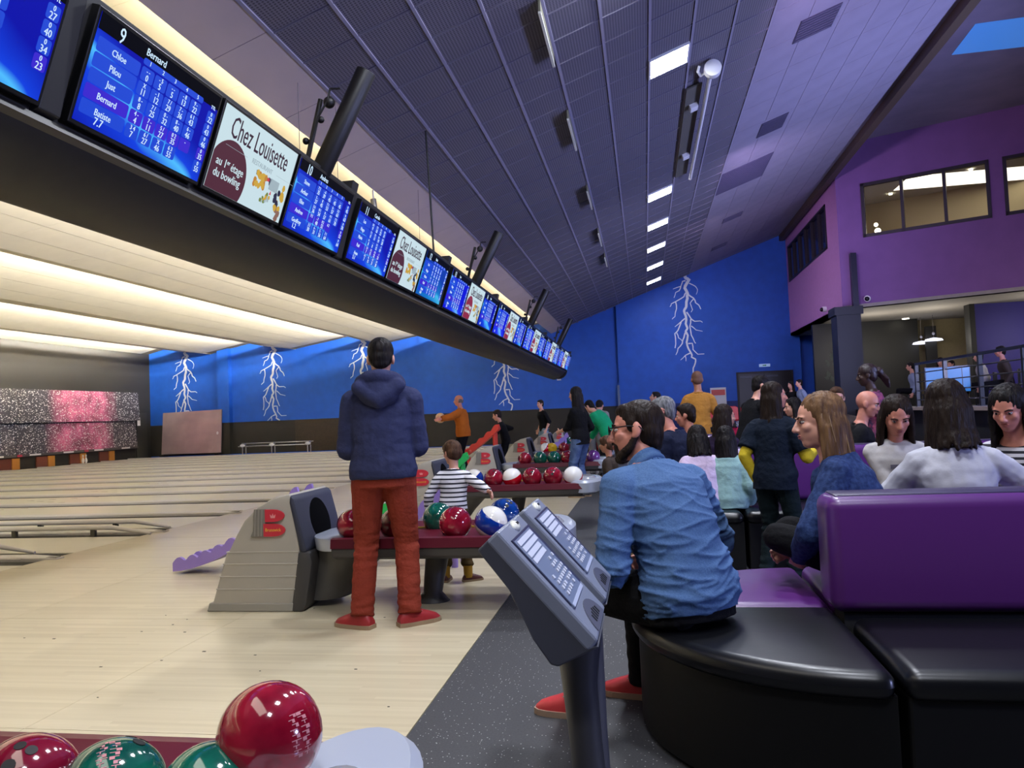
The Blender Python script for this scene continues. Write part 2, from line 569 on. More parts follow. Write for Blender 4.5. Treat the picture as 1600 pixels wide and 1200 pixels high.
# far wall with dado, pilasters and the painted lightning
wf = structure('wall_far', MB().box((XB - .3, YW, -.2), (26, YW + .3, 12)), M_blue)
MB().box((XB, YW - .006, 0), (-1.03, YW, 1.47)).build('dado', M_dado, wf)
MB().box((-19.7, YW - .28, 1.47), (-19.13, YW, 5.6)).build('pilaster', M_blue, wf)
MB().box((-19.7, YW - .28, 0), (-19.13, YW, 1.47)).build('pilaster', M_dado, wf)
MB().box((-9.9, YW - .10, 1.47), (-1.03, YW, 7)).build('wall_panel', M_blue, wf)
MB().box((-9.9, YW - .106, 0), (-1.03, YW, 1.47)).build('dado', M_dado, wf)
MB().box((-1.03, YW - .36, 1.47), (6.4, YW, 9)).build('wall_panel', M_blue, wf)
MB().box((-1.03, YW - .366, 0), (6.4, YW, 1.47)).build('dado', mat('dado_blue', (14, 40, 110), .6), wf)
MB().box((-1.12, YW - .4, 1.2), (-1.02, YW - .36, 2.35)).build('corner_guard', mat('corner_guard', (90, 110, 150), .4), wf)
MB().box((-13.72, YW - .03, .02), (-13.62, YW, 1.44)).build('post', mat('tan_wood', (150, 120, 70), .6), wf)
MB().box((-16.0, YW - .02, .02), (-13.8, YW, 1.44)).build('door_leaf', mat('dark_wood', (48, 38, 30), .5, var=.2), wf)

BOLT = [  # painted lightning: centre lines with start and end widths
    ([(225, 60), (235, 90), (268, 105), (225, 170), (218, 190), (245, 250), (240, 300), (225, 370), (215, 400), (200, 425), (215, 480), (210, 560), (225, 605), (205, 635), (225, 680), (210, 750), (225, 820), (255, 880), (250, 905), (290, 930), (285, 970), (262, 1020), (265, 1110)], 24, 9),
    ([(230, 115), (200, 120), (180, 170), (125, 185), (100, 195)], 9, 4), ([(180, 170), (160, 215), (125, 230), (105, 285)], 9, 5),
    ([(265, 145), (325, 180), (345, 215), (330, 265)], 8, 4),
    ([(225, 240), (205, 280), (120, 325), (75, 345), (60, 375)], 10, 5), ([(120, 330), (125, 400), (105, 480), (75, 505)], 9, 5),
    ([(250, 260), (300, 300), (320, 350), (350, 375), (368, 420)], 11, 7), ([(300, 310), (265, 350), (285, 420), (270, 445)], 8, 5),
    ([(205, 505), (160, 540), (100, 585)], 11, 5), ([(165, 540), (130, 620), (95, 655), (100, 720), (90, 805)], 10, 7), ([(115, 650), (130, 700), (165, 735)], 8, 5),
    ([(225, 440), (265, 510), (300, 540), (355, 540), (378, 557)], 11, 5), ([(262, 515), (250, 590), (260, 680), (285, 740), (300, 768)], 10, 6), ([(262, 585), (310, 630), (375, 648)], 8, 4),
    ([(205, 645), (185, 700), (165, 760), (120, 810), (95, 875)], 12, 6),
    ([(225, 765), (265, 765), (270, 830), (315, 880), (380, 880)], 10, 5),
    ([(250, 860), (190, 885), (140, 930)], 10, 4), ([(188, 885), (193, 945)], 8, 4)]


def bolt(x, ztop, y, s=.00398):
    mb = MB()
    rnd = random.Random(3)
    for pts, w0, w1 in BOLT:
        fine = []
        for a, b in zip(pts, pts[1:]):
            for t in (0, .5):
                fine.append((a[0] + (b[0] - a[0]) * t + (rnd.uniform(-5, 5) if t else 0), a[1] + (b[1] - a[1]) * t))
        fine.append(pts[-1])
        n = len(fine)
        L = []
        for i, p in enumerate(fine):
            q = fine[min(i + 1, n - 1)]; r = fine[max(i - 1, 0)]
            dx, dy = q[0] - r[0], q[1] - r[1]
            d = math.hypot(dx, dy) or 1
            w = (w0 + (w1 - w0) * i / (n - 1)) * .68
            L.append(((p[0] - dy / d * w, p[1] + dx / d * w), (p[0] + dy / d * w, p[1] - dx / d * w)))
        vs = []
        for a, b in L:
            for q in (a, b):
                vs.append((x + (q[0] - 220) * s, y - .004, ztop - (q[1] - 60) * s))
            for q in (a, b):
                vs.append((x + (q[0] - 220) * s, y + .002, ztop - (q[1] - 60) * s))
        fs = []
        for i in range(n - 1):
            a = i * 4; b = a + 4
            fs += [(a, a + 1, b + 1, b), (a, b, b + 2, a + 2), (a + 1, a + 3, b + 3, b + 1)]
        mb.add(vs, fs)
    mb.build('lightning_mural', M_bolt, wf, fix=False)


bolt(-21.55, 4.92, YW)
bolt(-17.05, 4.95, YW)
bolt(-12.65, 5.03, YW)
bolt(-6.02, 5.2, YW - .1)
bolt(1.9, 6.85, YW - .36, .0041)

# double black door in the far wall
dr = structure('door_1', MB().box((3.8, YW - .42, 0), (6.05, YW - .36, 2.64)), mat('door_frame', (12, 12, 16), .5))
for s in (0, 1):
    lf = MB().box((3.88 + s * 1.04, YW - .455, .02), (4.88 + s * 1.04, YW - .42, 2.56)).build('door_leaf', mat('door_black', (15, 15, 20), .35), dr)
    MB().box((3.95 + s * 1.04, YW - .51, 1.0), (4.8 + s * 1.04, YW - .47, 1.06)).build('push_bar', mat('dull_steel', (70, 72, 78), .4, .8), lf)
    MB().box((3.95 + s * 1.04, YW - .50, 2.4), (4.4 + s * 1.04, YW - .455, 2.47)).build('door_closer', mat('dull_steel'), lf)

# left wall over the pin decks, near and right enclosure
wl = structure('wall_left', MB().box((XB - .3, -8, -.2), (XB, YW, 8)), mat('pit_wall_black', (36, 35, 33), .6, var=.08, scale=1))
MB().box((XB, 32.3, 0), (XB + .06, 33.05, 2.1)).build('door_leaf', mat('pit_door', (44, 43, 40), .5), wl)
MB().box((XB + .06, 32.35, 1.5), (XB + .068, 32.55, 1.85)).build('notice', mat('notice_paper', (230, 230, 225), .7), wl)
structure('wall_near', MB().box((-26, -8.3, -.2), (26, -8, 12)), mat('near_wall', (70, 66, 84), .8))
structure('wall_right', MB().box((22, -8, -.2), (22.3, 34, 12)), mat('right_wall', (40, 36, 60), .8))

# ------------------------------------------------------------------ lane ceiling: saw teeth with hidden tubes
PEAKS = [-4.1, -8.35, -12.65, -17.45, -21.9]
LOWS = [-3.9, -7.35, -11.6, -15.86, -20.16, -23.4]
ZP, ZL = 5.0, 4.74
prof = [(-3.9, 4.76)]
ZS = 5.24                                   # long slopes start behind the upstands, above the hidden tubes
for i, p in enumerate(PEAKS):
    if i == 0: prof.append((p, ZP))
    else: prof += [(p + .05, ZP - .03), (p + .07, ZP - .01), (p + .75, ZP - .01), (p + .75, ZS + .02), (p, ZS + .02)]
    prof.append((LOWS[i + 1], ZL if i < 4 else 4.9))
top = [(-23.4, 6.6), (-3.9, 6.6)]
cl = structure('ceiling', MB().prism([(-3.9, 4.772), (-4.05, 5.0), (-3.92, 5.0), (-3.92, ZS + .02), (-4.1, ZS + .02)] + [(x, z + .012) for x, z in prof[2:]] + top, 'y', -8, YW), mat('ceiling_void', (150, 140, 120), .9))
fields = []
for i, p in enumerate(PEAKS):
    q = LOWS[i + 1]; z1 = ZL if i < 4 else 4.9
    n = max(1, round(abs(q - p) / .62))
    for j in range(n):
        xa = p + (q - p) * j / n; xb = p + (q - p) * (j + 1) / n
        z0 = ZS
        za = z0 + (z1 - z0) * j / n; zb = z0 + (z1 - z0) * (j + 1) / n
        for k in range(17):
            fields.append((xa, za, xb, zb, 32.8 - 1.9 * k))
    if i < 4:
        pass
near = sorted(fields, key=lambda t: (t[0] ** 2 + (t[4] - 8) ** 2))
rest = MB()
cache = {}
for n_, (xa, za, xb, zb, y) in enumerate(near):
    vs = [(xa - .004, -.948, za), (xb + .004, -.948, zb), (xb + .004, .948, zb), (xa - .004, .948, za)]
    fs = [(0, 1, 2, 3)]
    vs2 = vs + [(a, b, c + .008) for a, b, c in vs]
    fs2 = [(0, 1, 2, 3), (7, 6, 5, 4), (0, 4, 5, 1), (1, 5, 6, 2), (2, 6, 7, 3), (3, 7, 4, 0)]
    if n_ < 290:
        key = (xa, xb)
        if key not in cache: cache[key] = MB().add(vs2, fs2).mesh('ceiling_panel', M_cream)
        o = link('ceiling_panel', cache[key], cl); o.location = (0, y - .95, 0)
    else:
        rest.add([(a, b + y - .95, c) for a, b, c in vs2], fs2)
rest.build('ceiling_panel_field', M_cream, cl, fix=False)['kind'] = 'stuff'
for i in range(5):   # short upstand of every tooth, which hides its tube
    a, b = (PEAKS[i] + (.05 if i else 0), LOWS[i])
    za, zb = ZP - (.03 if i else 0), (ZL if i else 4.76)
    MB().add([(a, -8, za), (b, -8, zb), (b, YW, zb), (a, YW, za), (a, -8, za + .008), (b, -8, zb + .008), (b, YW, zb + .008), (a, YW, za + .008)],
             [(0, 1, 2, 3), (7, 6, 5, 4), (0, 4, 5, 1), (1, 5, 6, 2), (2, 6, 7, 3), (3, 7, 4, 0)]).build('tooth_upstand', M_cream, cl)
tb = empty('cove_light', (-3.99, 0, 5.07), 0, 'added warm tube hidden where the cream lane ceiling meets the white ceiling strip', 'light')
M_tube = mat('fluorescent_tube', (255, 250, 235), .4, emit=(255, 247, 230), strength=COVE)
MB().tube((0, -6.5, 0), (0, 32.3, 0), .02).build('tube', mat('added_dim_tube', (255, 250, 235), .4, emit=(255, 240, 208), strength=COVE * .09), tb)  # extra tube added to brighten the nearest cream slope
for i, p in enumerate(PEAKS[1:]):
    for seg_, (ya, yb) in enumerate(((-6.5, 32.3),)):
        t = empty('cove_light', (p + .5, 0, ZP + .10), 0, 'long warm tube hidden behind the %s step of the cream lane ceiling' % ['nearest', 'second', 'third', 'farthest'][i], 'light')
        MB().tube((0, ya, 0), (0, yb, 0), .02).build('tube', M_tube, t)
        mb = MB()
        for k in range(14): mb.box((-.02, ya + .3 + k * 2.9, .012), (.02, ya + .34 + k * 2.9, .10))
        mb.build('holder', mat('white_metal', (220, 220, 215), .5), t)

# ------------------------------------------------------------------ sloping hall ceiling
X0, X1 = -3.3, 2.1
def slope(name, xa, xb, ya, yb, m, lift=0.0, th=.05, parent=None):
    za, zb = zc(xa) + lift, zc(xb) + lift
    mb = MB().add([(xa, ya, za), (xb, ya, zb), (xb, yb, zb), (xa, yb, za), (xa, ya, za + th), (xb, ya, zb + th), (xb, yb, zb + th), (xa, yb, za + th)],
                  [(0, 1, 2, 3), (7, 6, 5, 4), (0, 4, 5, 1), (1, 5, 6, 2), (2, 6, 7, 3), (3, 7, 4, 0)])
    return structure(name, mb, m, parent)


ch = slope('ceiling', -3.9, 5.9, -8, YW, M_grid, .012, .25)


def tile_grid(xs, ys, m, name, limit=296, gap=.014, drop=.012):
    cells = sorted([(i, j) for i in range(len(xs) - 1) for j in range(len(ys) - 1)], key=lambda c: abs(ys[c[1]] - 7.5))
    rest = MB()
    w = xs[1] - xs[0]; h = ys[1] - ys[0]
    a, b = w / 2 - gap, h / 2 - gap
    s = .357
    vs = [(-a, -b, -a * s), (a, -b, a * s), (a, b, a * s), (-a, b, -a * s)]
    vs = vs + [(x, y, z + .02) for x, y, z in vs]
    fs = [(0, 1, 2, 3), (7, 6, 5, 4), (0, 4, 5, 1), (1, 5, 6, 2), (2, 6, 7, 3), (3, 7, 4, 0)]
    me = MB().add(vs, fs).mesh(name, m)
    k = 0
    for i, j in cells:
        cx = (xs[i] + xs[i + 1]) / 2; cy = (ys[j] + ys[j + 1]) / 2
        if (round(cx, 2), j) in SKIP: continue
        if k < limit:
            o = link(name, me, ch); o.location = (cx, cy, zc(cx) - drop + .006)
        else:
            rest.add([(x + cx, y + cy, z + zc(cx) - drop + .006) for x, y, z in vs], fs)
        k += 1
    if rest.v: rest.build(name + '_field', m, ch, fix=False)['kind'] = 'stuff'


SKIP = set()
ys = [6.66 - .642 * 8 + .642 * k for k in range(50)]
ys = [y for y in ys if y < YW + .3]
tile_grid([X0 + .6 * k for k in range(10)], ys, tile_mat(), 'ceiling_tile')
gb = 0
for k in range(10):
    x = X0 + .6 * k
    MB().add([(x - .016, -7.9, zc(x - .016) - .022), (x + .016, -7.9, zc(x + .016) - .022), (x + .016, YW, zc(x + .016) - .022), (x - .016, YW, zc(x - .016) - .022), (x - .016, -7.9, zc(x)), (x + .016, -7.9, zc(x)), (x + .016, YW, zc(x)), (x - .016, YW, zc(x))],
             [(0, 1, 2, 3), (7, 6, 5, 4), (0, 4, 5, 1), (1, 5, 6, 2), (2, 6, 7, 3), (3, 7, 4, 0)]).build('grid_bar', M_grid, ch)
for y in ys:
    if y > YW - .02: continue
    a, b = X0, X0 + 5.4
    MB().add([(a, y - .006, zc(a) - .017), (b, y - .006, zc(b) - .017), (b, y + .006, zc(b) - .017), (a, y + .006, zc(a) - .017), (a, y - .006, zc(a)), (b, y - .006, zc(b)), (b, y + .006, zc(b)), (a, y + .006, zc(a))],
             [(0, 1, 2, 3), (7, 6, 5, 4), (0, 4, 5, 1), (1, 5, 6, 2), (2, 6, 7, 3), (3, 7, 4, 0)]).build('cross_bar', mat('ceiling_cross_bar', (112, 108, 128), .6), ch)
ys2 = [0.2 + 1.24 * k for k in range(27)]
tile_grid([X1 + .02 + .615 * k for k in range(7)], ys2, M_lilac, 'pale_tile', gap=.004)
for k in range(22):
    y = .6 + 1.5 * k
    a, b = -3.885, -3.32
    MB().add([(a, y, zc(a) - .01), (b, y, zc(b) - .01), (b, y + 1.49, zc(b) - .01), (a, y + 1.49, zc(a) - .01), (a, y, zc(a) + .02), (b, y, zc(b) + .02), (b, y + 1.49, zc(b) + .02), (a, y + 1.49, zc(a) + .02)],
             [(0, 1, 2, 3), (7, 6, 5, 4), (0, 4, 5, 1), (1, 5, 6, 2), (2, 6, 7, 3), (3, 7, 4, 0)]).build('white_panel', M_white_tile, ch)

# brown trim along the upper edge, the higher flat ceiling with its roof light
structure('trim_1', MB().box((5.8, -8, zc(5.8) - .22), (5.98, YW, zc(5.8) + .3)), mat('brown_trim', (70, 56, 50), .6))
c2 = structure('ceiling', MB().box((5.9, -8, 9.06), (22, YW, 9.2)), mat('gallery_ceiling', (128, 116, 140), .9, var=.1, scale=1, bump=.1))
def onz(u, v, z):
    r = ROT @ np.array([u - 800.0, v - 600.0, F]); t = (z - H) / r[2]
    return Vector((0, 0, H)) + Vector(r * t)
sk = empty('window_3', (0, 0, 0), kind='structure')
q = [onz(u, v, 9.05) for u, v in ((1487, 86), (1524, 38), (1640, 22), (1610, 72))]
MB().add(q + [p + Vector((0, 0, .03)) for p in q], [(0, 1, 2, 3), (7, 6, 5, 4), (0, 4, 5, 1), (1, 5, 6, 2), (2, 6, 7, 3), (3, 7, 4, 0)]).build('skylight_pane', mat('skylight', (60, 110, 180), .3, emit=(58, 120, 200), strength=.75), sk)

# ------------------------------------------------------------------ violet gallery on the right
GA = math.radians(25)
GX, GY = 6.05, 24.6
g = empty('wall_right', (GX, GY, 0), -GA, kind='structure')      # local X runs along its front
ZB, ZT, WB, WT = 4.05, 9.08, 6.13, 7.75
wins = [(.70, 3.98), (4.3, 7.6)]
mb = MB()
mb.box((0, 0, ZB), (9, .3, WB)); mb.box((0, 0, WT), (9, .3, ZT)); mb.box((0, 0, WB), (.70, .3, WT)); mb.box((3.98, 0, WB), (4.3, .3, WT)); mb.box((7.6, 0, WB), (9, .3, WT))
mb.build('gallery_front', M_violet, g)
M_wframe = mat('dark_window_frame', (26, 18, 34), .5)
M_glass = mat('window_glass', (255, 255, 255), .03)
nt, N, L, b = nodes(M_glass); b.inputs['Transmission Weight'].default_value = 1.0; b.inputs['IOR'].default_value = 1.1
for n_, (a, c) in enumerate(wins):
    w = empty('window_%d' % (n_ + 1), (0, 0, 0), kind='structure')
    w.location = (GX, GY, 0); w.rotation_euler = (0, 0, -GA)
    f = MB()
    t = .09
    f.box((a, -.04, WB), (c, .1, WB + t)); f.box((a, -.04, WT - t), (c, .1, WT)); f.box((a, -.04, WB), (a + t, .1, WT)); f.box((c - t, -.04, WB), (c, .1, WT))
    f.build('frame', M_wframe, w)
    for k in (1, 2):
        x = a + (c - a) * k / 3
        MB().box((x - .04, -.04, WB), (x + .04, .1, WT)).build('mullion', M_wframe, w)
    for k in range(3):
        x = a + (c - a) * k / 3; x2 = a + (c - a) * (k + 1) / 3
        MB().box((x + .05, .04, WB + t), (x2 - .05, .05, WT - t)).build('pane', M_glass, w)
# lit room behind the gallery windows
rm = MB()
rm.box((.05, 3.2, ZB + .2), (9, 3.3, ZT)); rm.box((.0, .3, ZB + .2), (.05, 3.3, ZT)); rm.box((9, .3, ZB + .2), (9.05, 3.3, ZT))
rm.build('room_wall', mat('room_wall', (206, 190, 150), .9), g)
MB().box((.05, .3, ZB + .1), (9, 3.2, ZB + .2)).build('room_floor', mat('room_floor', (110, 90, 70), .8), g)
MB().box((.05, .3, 7.84), (9, 3.3, 7.9)).build('room_ceiling', mat('room_ceiling', (200, 196, 184), .9), g)
MB().box((5.6, 1.2, 7.0), (5.9, 1.5, 7.35)).build('speaker', black, g)
M_spot = mat('spot_glow', (255, 255, 255), .5, emit=(255, 246, 220), strength=14)
for x, y in ((1.2, 2.2), (3.5, 1.0), (6.4, 1.6)):
    MB().tube((x, y, 7.80), (x, y, 7.845), .05).build('downlight', M_spot, g)
M_lampglow = mat('lamp_glow', (255, 255, 255), .5, emit=(255, 244, 214), strength=6)
MB().ball((.98, .8, 6.42), .09).ball((.94, .8, 6.62), .06).build('table_lamp', M_lampglow, g)
lp = lamp('gallery_room_light', 'AREA', (GX + math.cos(GA) * 3.5 + math.sin(GA) * 1.7, GY - math.sin(GA) * 3.5 + math.cos(GA) * 1.7, 7.75), 30, (1, .93, .78), 4, 1.5, target=(GX + math.cos(GA) * 3.5 + math.sin(GA) * 1.7, GY - math.sin(GA) * 3.5 + math.cos(GA) * 1.7, 0))

# lilac return of the gallery towards the far wall, with tall dark windows
gs = MB()
gs.box((GX, GY, ZB), (GX + .3, YW, 6.2)).box((GX, GY, 7.65), (GX + .3, YW, 9.08)).box((GX, GY, 6.2), (GX + .3, 26.0, 7.65)).box((GX, 32.6, 6.2), (GX + .3, YW, 7.65))
sgo = structure('wall_right', gs, mat('lilac_wall_paint', (176, 120, 184), .7, var=.04, bump=.05))
w4 = empty('window_4', (GX, 26.0, 0), kind='structure')
f = MB(); f.box((-.03, 0, 6.2), (.1, 6.6, 6.28)).box((-.03, 0, 7.57), (.1, 6.6, 7.65)).box((-.03, 0, 6.2), (.1, .1, 7.65)).box((-.03, 6.5, 6.2), (.1, 6.6, 7.65))
f.build('frame', M_wframe, w4)
for k in range(1, 6): MB().box((-.03, 1.1 * k - .06, 6.28), (.1, 1.1 * k + .06, 7.57)).build('mullion', M_wframe, w4)
for k in range(6): MB().box((.04, 1.1 * k + .06, 6.28), (.05, 1.1 * k + 1.04, 7.57)).build('pane', mat('dark_pane', (28, 26, 40), .12), w4)
for k in range(6): MB().box((.10, 1.1 * k + .3, 6.28), (.11, 1.1 * k + .55, 7.57)).build('blind_slat', mat('blind', (90, 84, 100), .7), w4)

# soffit under the gallery, bar area behind it
so = structure('ceiling', MB().add([(GX, GY, ZB), (GX, YW, ZB), (22, YW, ZB), (22, 15.0, ZB), (GX + 9.5, GY - 4.43, ZB),
                                     (GX, GY, ZB + .1), (GX, YW, ZB + .1), (22, YW, ZB + .1), (22, 15.0, ZB + .1), (GX + 9.5, GY - 4.43, ZB + .1)],
                                    [(0, 1, 2, 3, 4), (9, 8, 7, 6, 5), (0, 5, 6, 1), (1, 6, 7, 2), (2, 7, 8, 3), (3, 8, 9, 4), (4, 9, 5, 0)]),
               mat('soffit_paint', (150, 144, 138), .8, var=.04))
# column at the corner with its rain pipe
pl = structure('trim_2', MB().box((5.72, 24.0, 0), (6.4, 24.7, ZB - .12)), mat('column_black', (22, 22, 34), .5))
MB().box((5.66, 23.94, ZB - .24), (6.46, 24.76, ZB)).build('capital', mat('column_black'), pl)
MB().box((6.27, 24.22, ZB), (6.43, 24.4, 5.68)).build('rain_pipe', mat('pipe_dark', (26, 20, 44), .4), pl)
# bar area walls
bw = structure('wall_bar', MB().box((6.4, 29.6, 0), (22, 29.8, ZB)), mat('bar_wall_cream', (150, 136, 104), .8, var=.05))
MB().box((GX, 28.9, 0), (9.55, 29.1, ZB)).build('black_panel', mat('bar_black', (14, 13, 15), .5), bw)
MB().box((9.55, 28.2, 0), (9.9, 28.3, ZB - .35)).build('black_panel', mat('bar_black'), bw)
MB().box((9.95, 25.4, 0), (22, 25.6, ZB)).build('blue_panel', mat('bar_blue', (48, 40, 130), .6), bw)
MB().box((9.85, 25.3, 0), (10.0, 25.7, ZB)).build('dark_post', mat('bar_black'), bw)
lv = MB()
rnd = random.Random(5)
for k in range(60):
    x = rnd.uniform(6.5, 7.5); z = rnd.uniform(1.9, 3.0); a = rnd.uniform(0, 6.28); l = rnd.uniform(.1, .25); w = l * .3
    c_, s_ = math.cos(a), math.sin(a)
    lv.add([(x, 28.885, z), (x + l * .5 * c_ - w * s_, 28.88, z + l * .5 * s_ + w * c_), (x + l * c_, 28.885, z + l * s_), (x + l * .5 * c_ + w * s_, 28.88, z + l * .5 * s_ - w * c_)], [(0, 1, 2, 3)])
o = lv.build('leaf_print', mat('leaf_print', (58, 66, 60), .7), bw, fix=False)
o['kind'] = 'stuff'
# raised terrace of the bar with its ledge
te = structure('trim_3', MB().box((6.1, 6.0, 0), (22, 29.6, 1.0)), mat('terrace_black', (20, 19, 21), .6))
MB().box((5.78, 13.0, 1.0), (6.12, 19.6, 1.07)).build('ledge', mat('ledge_stone', (176, 160, 150), .5), te)
MB().box((5.9, 6.0, 1.0), (6.12, 12.6, 1.05)).build('ledge', mat('ledge_stone'), te)

# ------------------------------------------------------------------ things on the ceiling
M_white = mat('white_plastic', (225, 225, 230), .4)
M_diff = mat('led_diffuser', (255, 255, 255), .5, emit=(240, 244, 255), strength=PANEL)
ORD = ['nearest', 'second', 'third', 'fourth', 'fifth', 'farthest']
pitch_ang = math.atan(.357)
for i, y in enumerate((11.29, 18.28, 21.32, 24.32, 27.5, 30.68)):
    t = empty('ceiling_light', (.58, y, zc(.58) - .012), 0, 'square white LED panel in the sloping dark tiled ceiling, %s of the row of six' % ORD[i], 'light', 'LED panels in the sloping ceiling')
    t.rotation_euler = (0, -pitch_ang, 0)
    fb = MB()
    for bx_ in ((-.31, -.31, .31, -.285), (-.31, .285, .31, .31), (-.31, -.285, -.285, .285), (.285, -.285, .31, .285)): fb.box((bx_[0], bx_[1], -.026), (bx_[2], bx_[3], .01))
    fb.build('frame', M_white, t)
    MB().box((-.285, -.285, -.02), (.285, .285, -.008)).build('diffuser', M_diff, t)
for i, (ya, yb) in enumerate(((8.2, 9.55), (11.34, 12.75), (15.25, 16.6), (18.94, 20.42), (22.0, 23.4))):
    t = empty('hanging_plate', (-.93, ya, zc(-.93)), 0, 'thin pale vertical plate hung lengthwise under the tiled ceiling, %s one' % ORD[i if i < 4 else 5], 'sign', 'plates hung under the ceiling')
    MB().box((-.012, 0, -.15), (.012, yb - ya, -.012)).build('plate', mat('plate_grey', (120, 118, 100), .5), t)
    MB().box((-.016, 0, -.17), (.016, yb - ya, -.145)).build('edge_rail', mat('plate_edge', (226, 228, 220), .4), t)
    for s in (.12, yb - ya - .14): MB().box((-.008, s, -.02), (.008, s + .02, .03)).build('hanger', M_white, t)

t = empty('projection_screen_case', (1.25, 12.0, zc(1.25) - .17), 0, 'long white roller screen case with round end under the dark ceiling', 'screen')
t.rotation_euler = (0, -pitch_ang, 0)
MB().tube((0, 0, 0), (0, 5.6, 0), .035, n=16).build('roller_tube', M_white, t, smooth=True)
MB().tube((.02, -.12, .0), (.02, .02, .0), .13, n=24).build('end_cap', M_white, t, smooth=True, bevel=.01)
MB().path([(-.02, -.02, .02), (-.16, .05, .02), (-.2, -.08, .05), (-.16, -.14, .1)], .022).build('cable', M_white, t)
for s in (1.3, 3.9): MB().box((-.24, s, .02), (-.10, s + .2, .12)).build('bracket', M_white, t, bevel=.01)
MB().box((-.32, .6, .10), (-.05, 5.4, .125)).build('shadow_strip', mat('olive_shadow', (92, 90, 84), .7), t)  # dark strip standing in for the shadow beside the roller tube
for i, (x0, x1, y0, y1) in enumerate(((2.63, 3.24, 12.1, 12.85), (2.68, 3.23, 16.45, 17.3), (2.1, 3.35, 19.1, 21.0), (2.7, 3.3, 24.6, 25.2), (2.72, 3.28, 29.0, 29.6))):
    o = empty('air_vent', ((x0 + x1) / 2, (y0 + y1) / 2, zc((x0 + x1) / 2) - .012), 0, 'dark rectangular air vent set in the pale sloping ceiling, %s of five' % ['nearest', 'second', 'third and largest', 'fourth', 'farthest'][i], 'vent', 'vents in the pale ceiling')
    o.rotation_euler = (0, -pitch_ang, 0)
    a, b = (x1 - x0) / 2 * 1.06, (y1 - y0) / 2
    MB().box((-a, -b, -.004), (a, b, .01)).build('backing', mat('vent_dark', (56, 52, 78), .7), o)
    n = max(4, int(b * 2 / .09))
    for k in range(n): MB().box((-a + .02, -b + (k + .3) * 2 * b / n, -.012), (a - .02, -b + (k + .6) * 2 * b / n, -.003)).build('slat', mat('vent_slat', (74, 70, 100), .6), o)

# ------------------------------------------------------------------ monitor beam
GP = 3.58
G0 = 3.25
YE = 28.3
prof = [(-2.6, 3.44), (-2.84, 2.80), (-2.83, 2.76), (-2.9, 2.66), (-3.05, 2.56), (-3.26, 2.5), (-3.4, 2.54), (-3.45, 2.64), (-3.45, 3.3), (-3.3, 3.4), (-2.75, 3.44)]
bm_ = empty('monitor_beam', (-3.0, 14, 2.5), 0, 'long black hanging beam that carries the row of scoring screens over the lanes', 'beam')
def loc(mb): mb.v = [(x + 3.0, y - 14, z - 2.5) for x, y, z in mb.v]; return mb
M_beam = mat('beam_black', (26, 24, 22), .55, var=.1)
loc(MB().prism(prof, 'y', -4, YE)).build('housing', M_beam, bm_, smooth=True, bevel=.01)
loc(MB().prism([(-2.85, 2.805), (-2.805, 2.80), (-2.80, 2.765), (-2.84, 2.745)], 'y', -4, YE)).build('lip', mat('beam_lip', (44, 42, 38), .4), bm_)
loc(MB().ball((-3.1, YE, 2.86), (.34, .5, .34), seg=24)).build('end_cap', M_beam, bm_, smooth=True)
loc(MB().box((-3.2, YE + .3, 2.49), (-3.05, YE + .42, 2.54))).build('end_lamp', M_white, bm_)
M_post = mat('beam_post', (28, 27, 30), .5)
for k in range(-1, 8):
    y = G0 + GP * k
    loc(MB().prism([(-2.58, 3.52), (-2.78, 2.82), (-2.86, 2.8), (-2.7, 3.52)], 'y', y - .07, y + .07)).build('separator_post', M_post, bm_, bevel=.006)

UP = Vector((.2, 0, .57)).normalized()
NRM = Vector((UP.z, 0, -UP.x))
S_A = screen_mat('screen_blue', (4, 12, 170), (14, 64, 225), (80, 190, 255), .35)
S_B = screen_mat('screen_violet', (8, 14, 215), (36, 60, 240), (110, 190, 255), .5)
S_C = screen_mat('screen_teal', (10, 60, 170), (14, 120, 200), (70, 190, 235), .2)
M_bez = mat('bezel_black', (8, 8, 10), .3)
M_txt = mat('screen_text', (5, 5, 5), .5, emit=(206, 232, 255), strength=1.0)
M_cell = mat('screen_cell', (2, 2, 5), .4, emit=(14, 72, 226), strength=.85)
M_row = mat('screen_row', (2, 2, 5), .4, emit=(58, 30, 226), strength=.8)
M_adw = mat('ad_white', (10, 10, 10), .4, emit=(206, 230, 238), strength=.92)
M_adm = mat('ad_maroon', (5, 2, 4), .4, emit=(82, 34, 52), strength=.85)
M_adr = mat('ad_maroon_red', (5, 2, 4), .4, emit=(150, 40, 66), strength=.85)
M_adt = mat('ad_text_dark', (5, 2, 4), .4, emit=(58, 26, 52), strength=.7)
M_adg = mat('ad_pale_grey', (5, 5, 5), .4, emit=(170, 190, 200), strength=.85)
M_ady = mat('ad_food_gold', (5, 5, 2), .4, emit=(222, 178, 62), strength=.8, )
M_adgr = mat('ad_leaf', (5, 5, 2), .4, emit=(120, 140, 60), strength=.8)
M_adb = mat('ad_berry', (2, 2, 5), .4, emit=(34, 36, 70), strength=.8)
M_adred = mat('ad_red', (5, 2, 2), .4, emit=(220, 60, 80), strength=.8)


def put(name, y, w, h, label, cat, group):
    """an empty in the tilted screen plane: local x runs along the beam, local y up the screen, local z out of it"""
    t = empty(name, (0, 0, 0), 0, label, cat, group)
    c = Vector((-2.72, y, 3.12)) + NRM * .056
    m = Matrix.Identity(4)
    for j, ax in enumerate((Vector((0, 1, 0)), UP, NRM)):
        for r in range(3): m[r][j] = ax[r]
    m.translation = c
    t.matrix_world = m
    MB().box((-w / 2, -h / 2, -.05), (w / 2, h / 2, 0)).build('bezel', M_bez, t, bevel=.004)
    return t


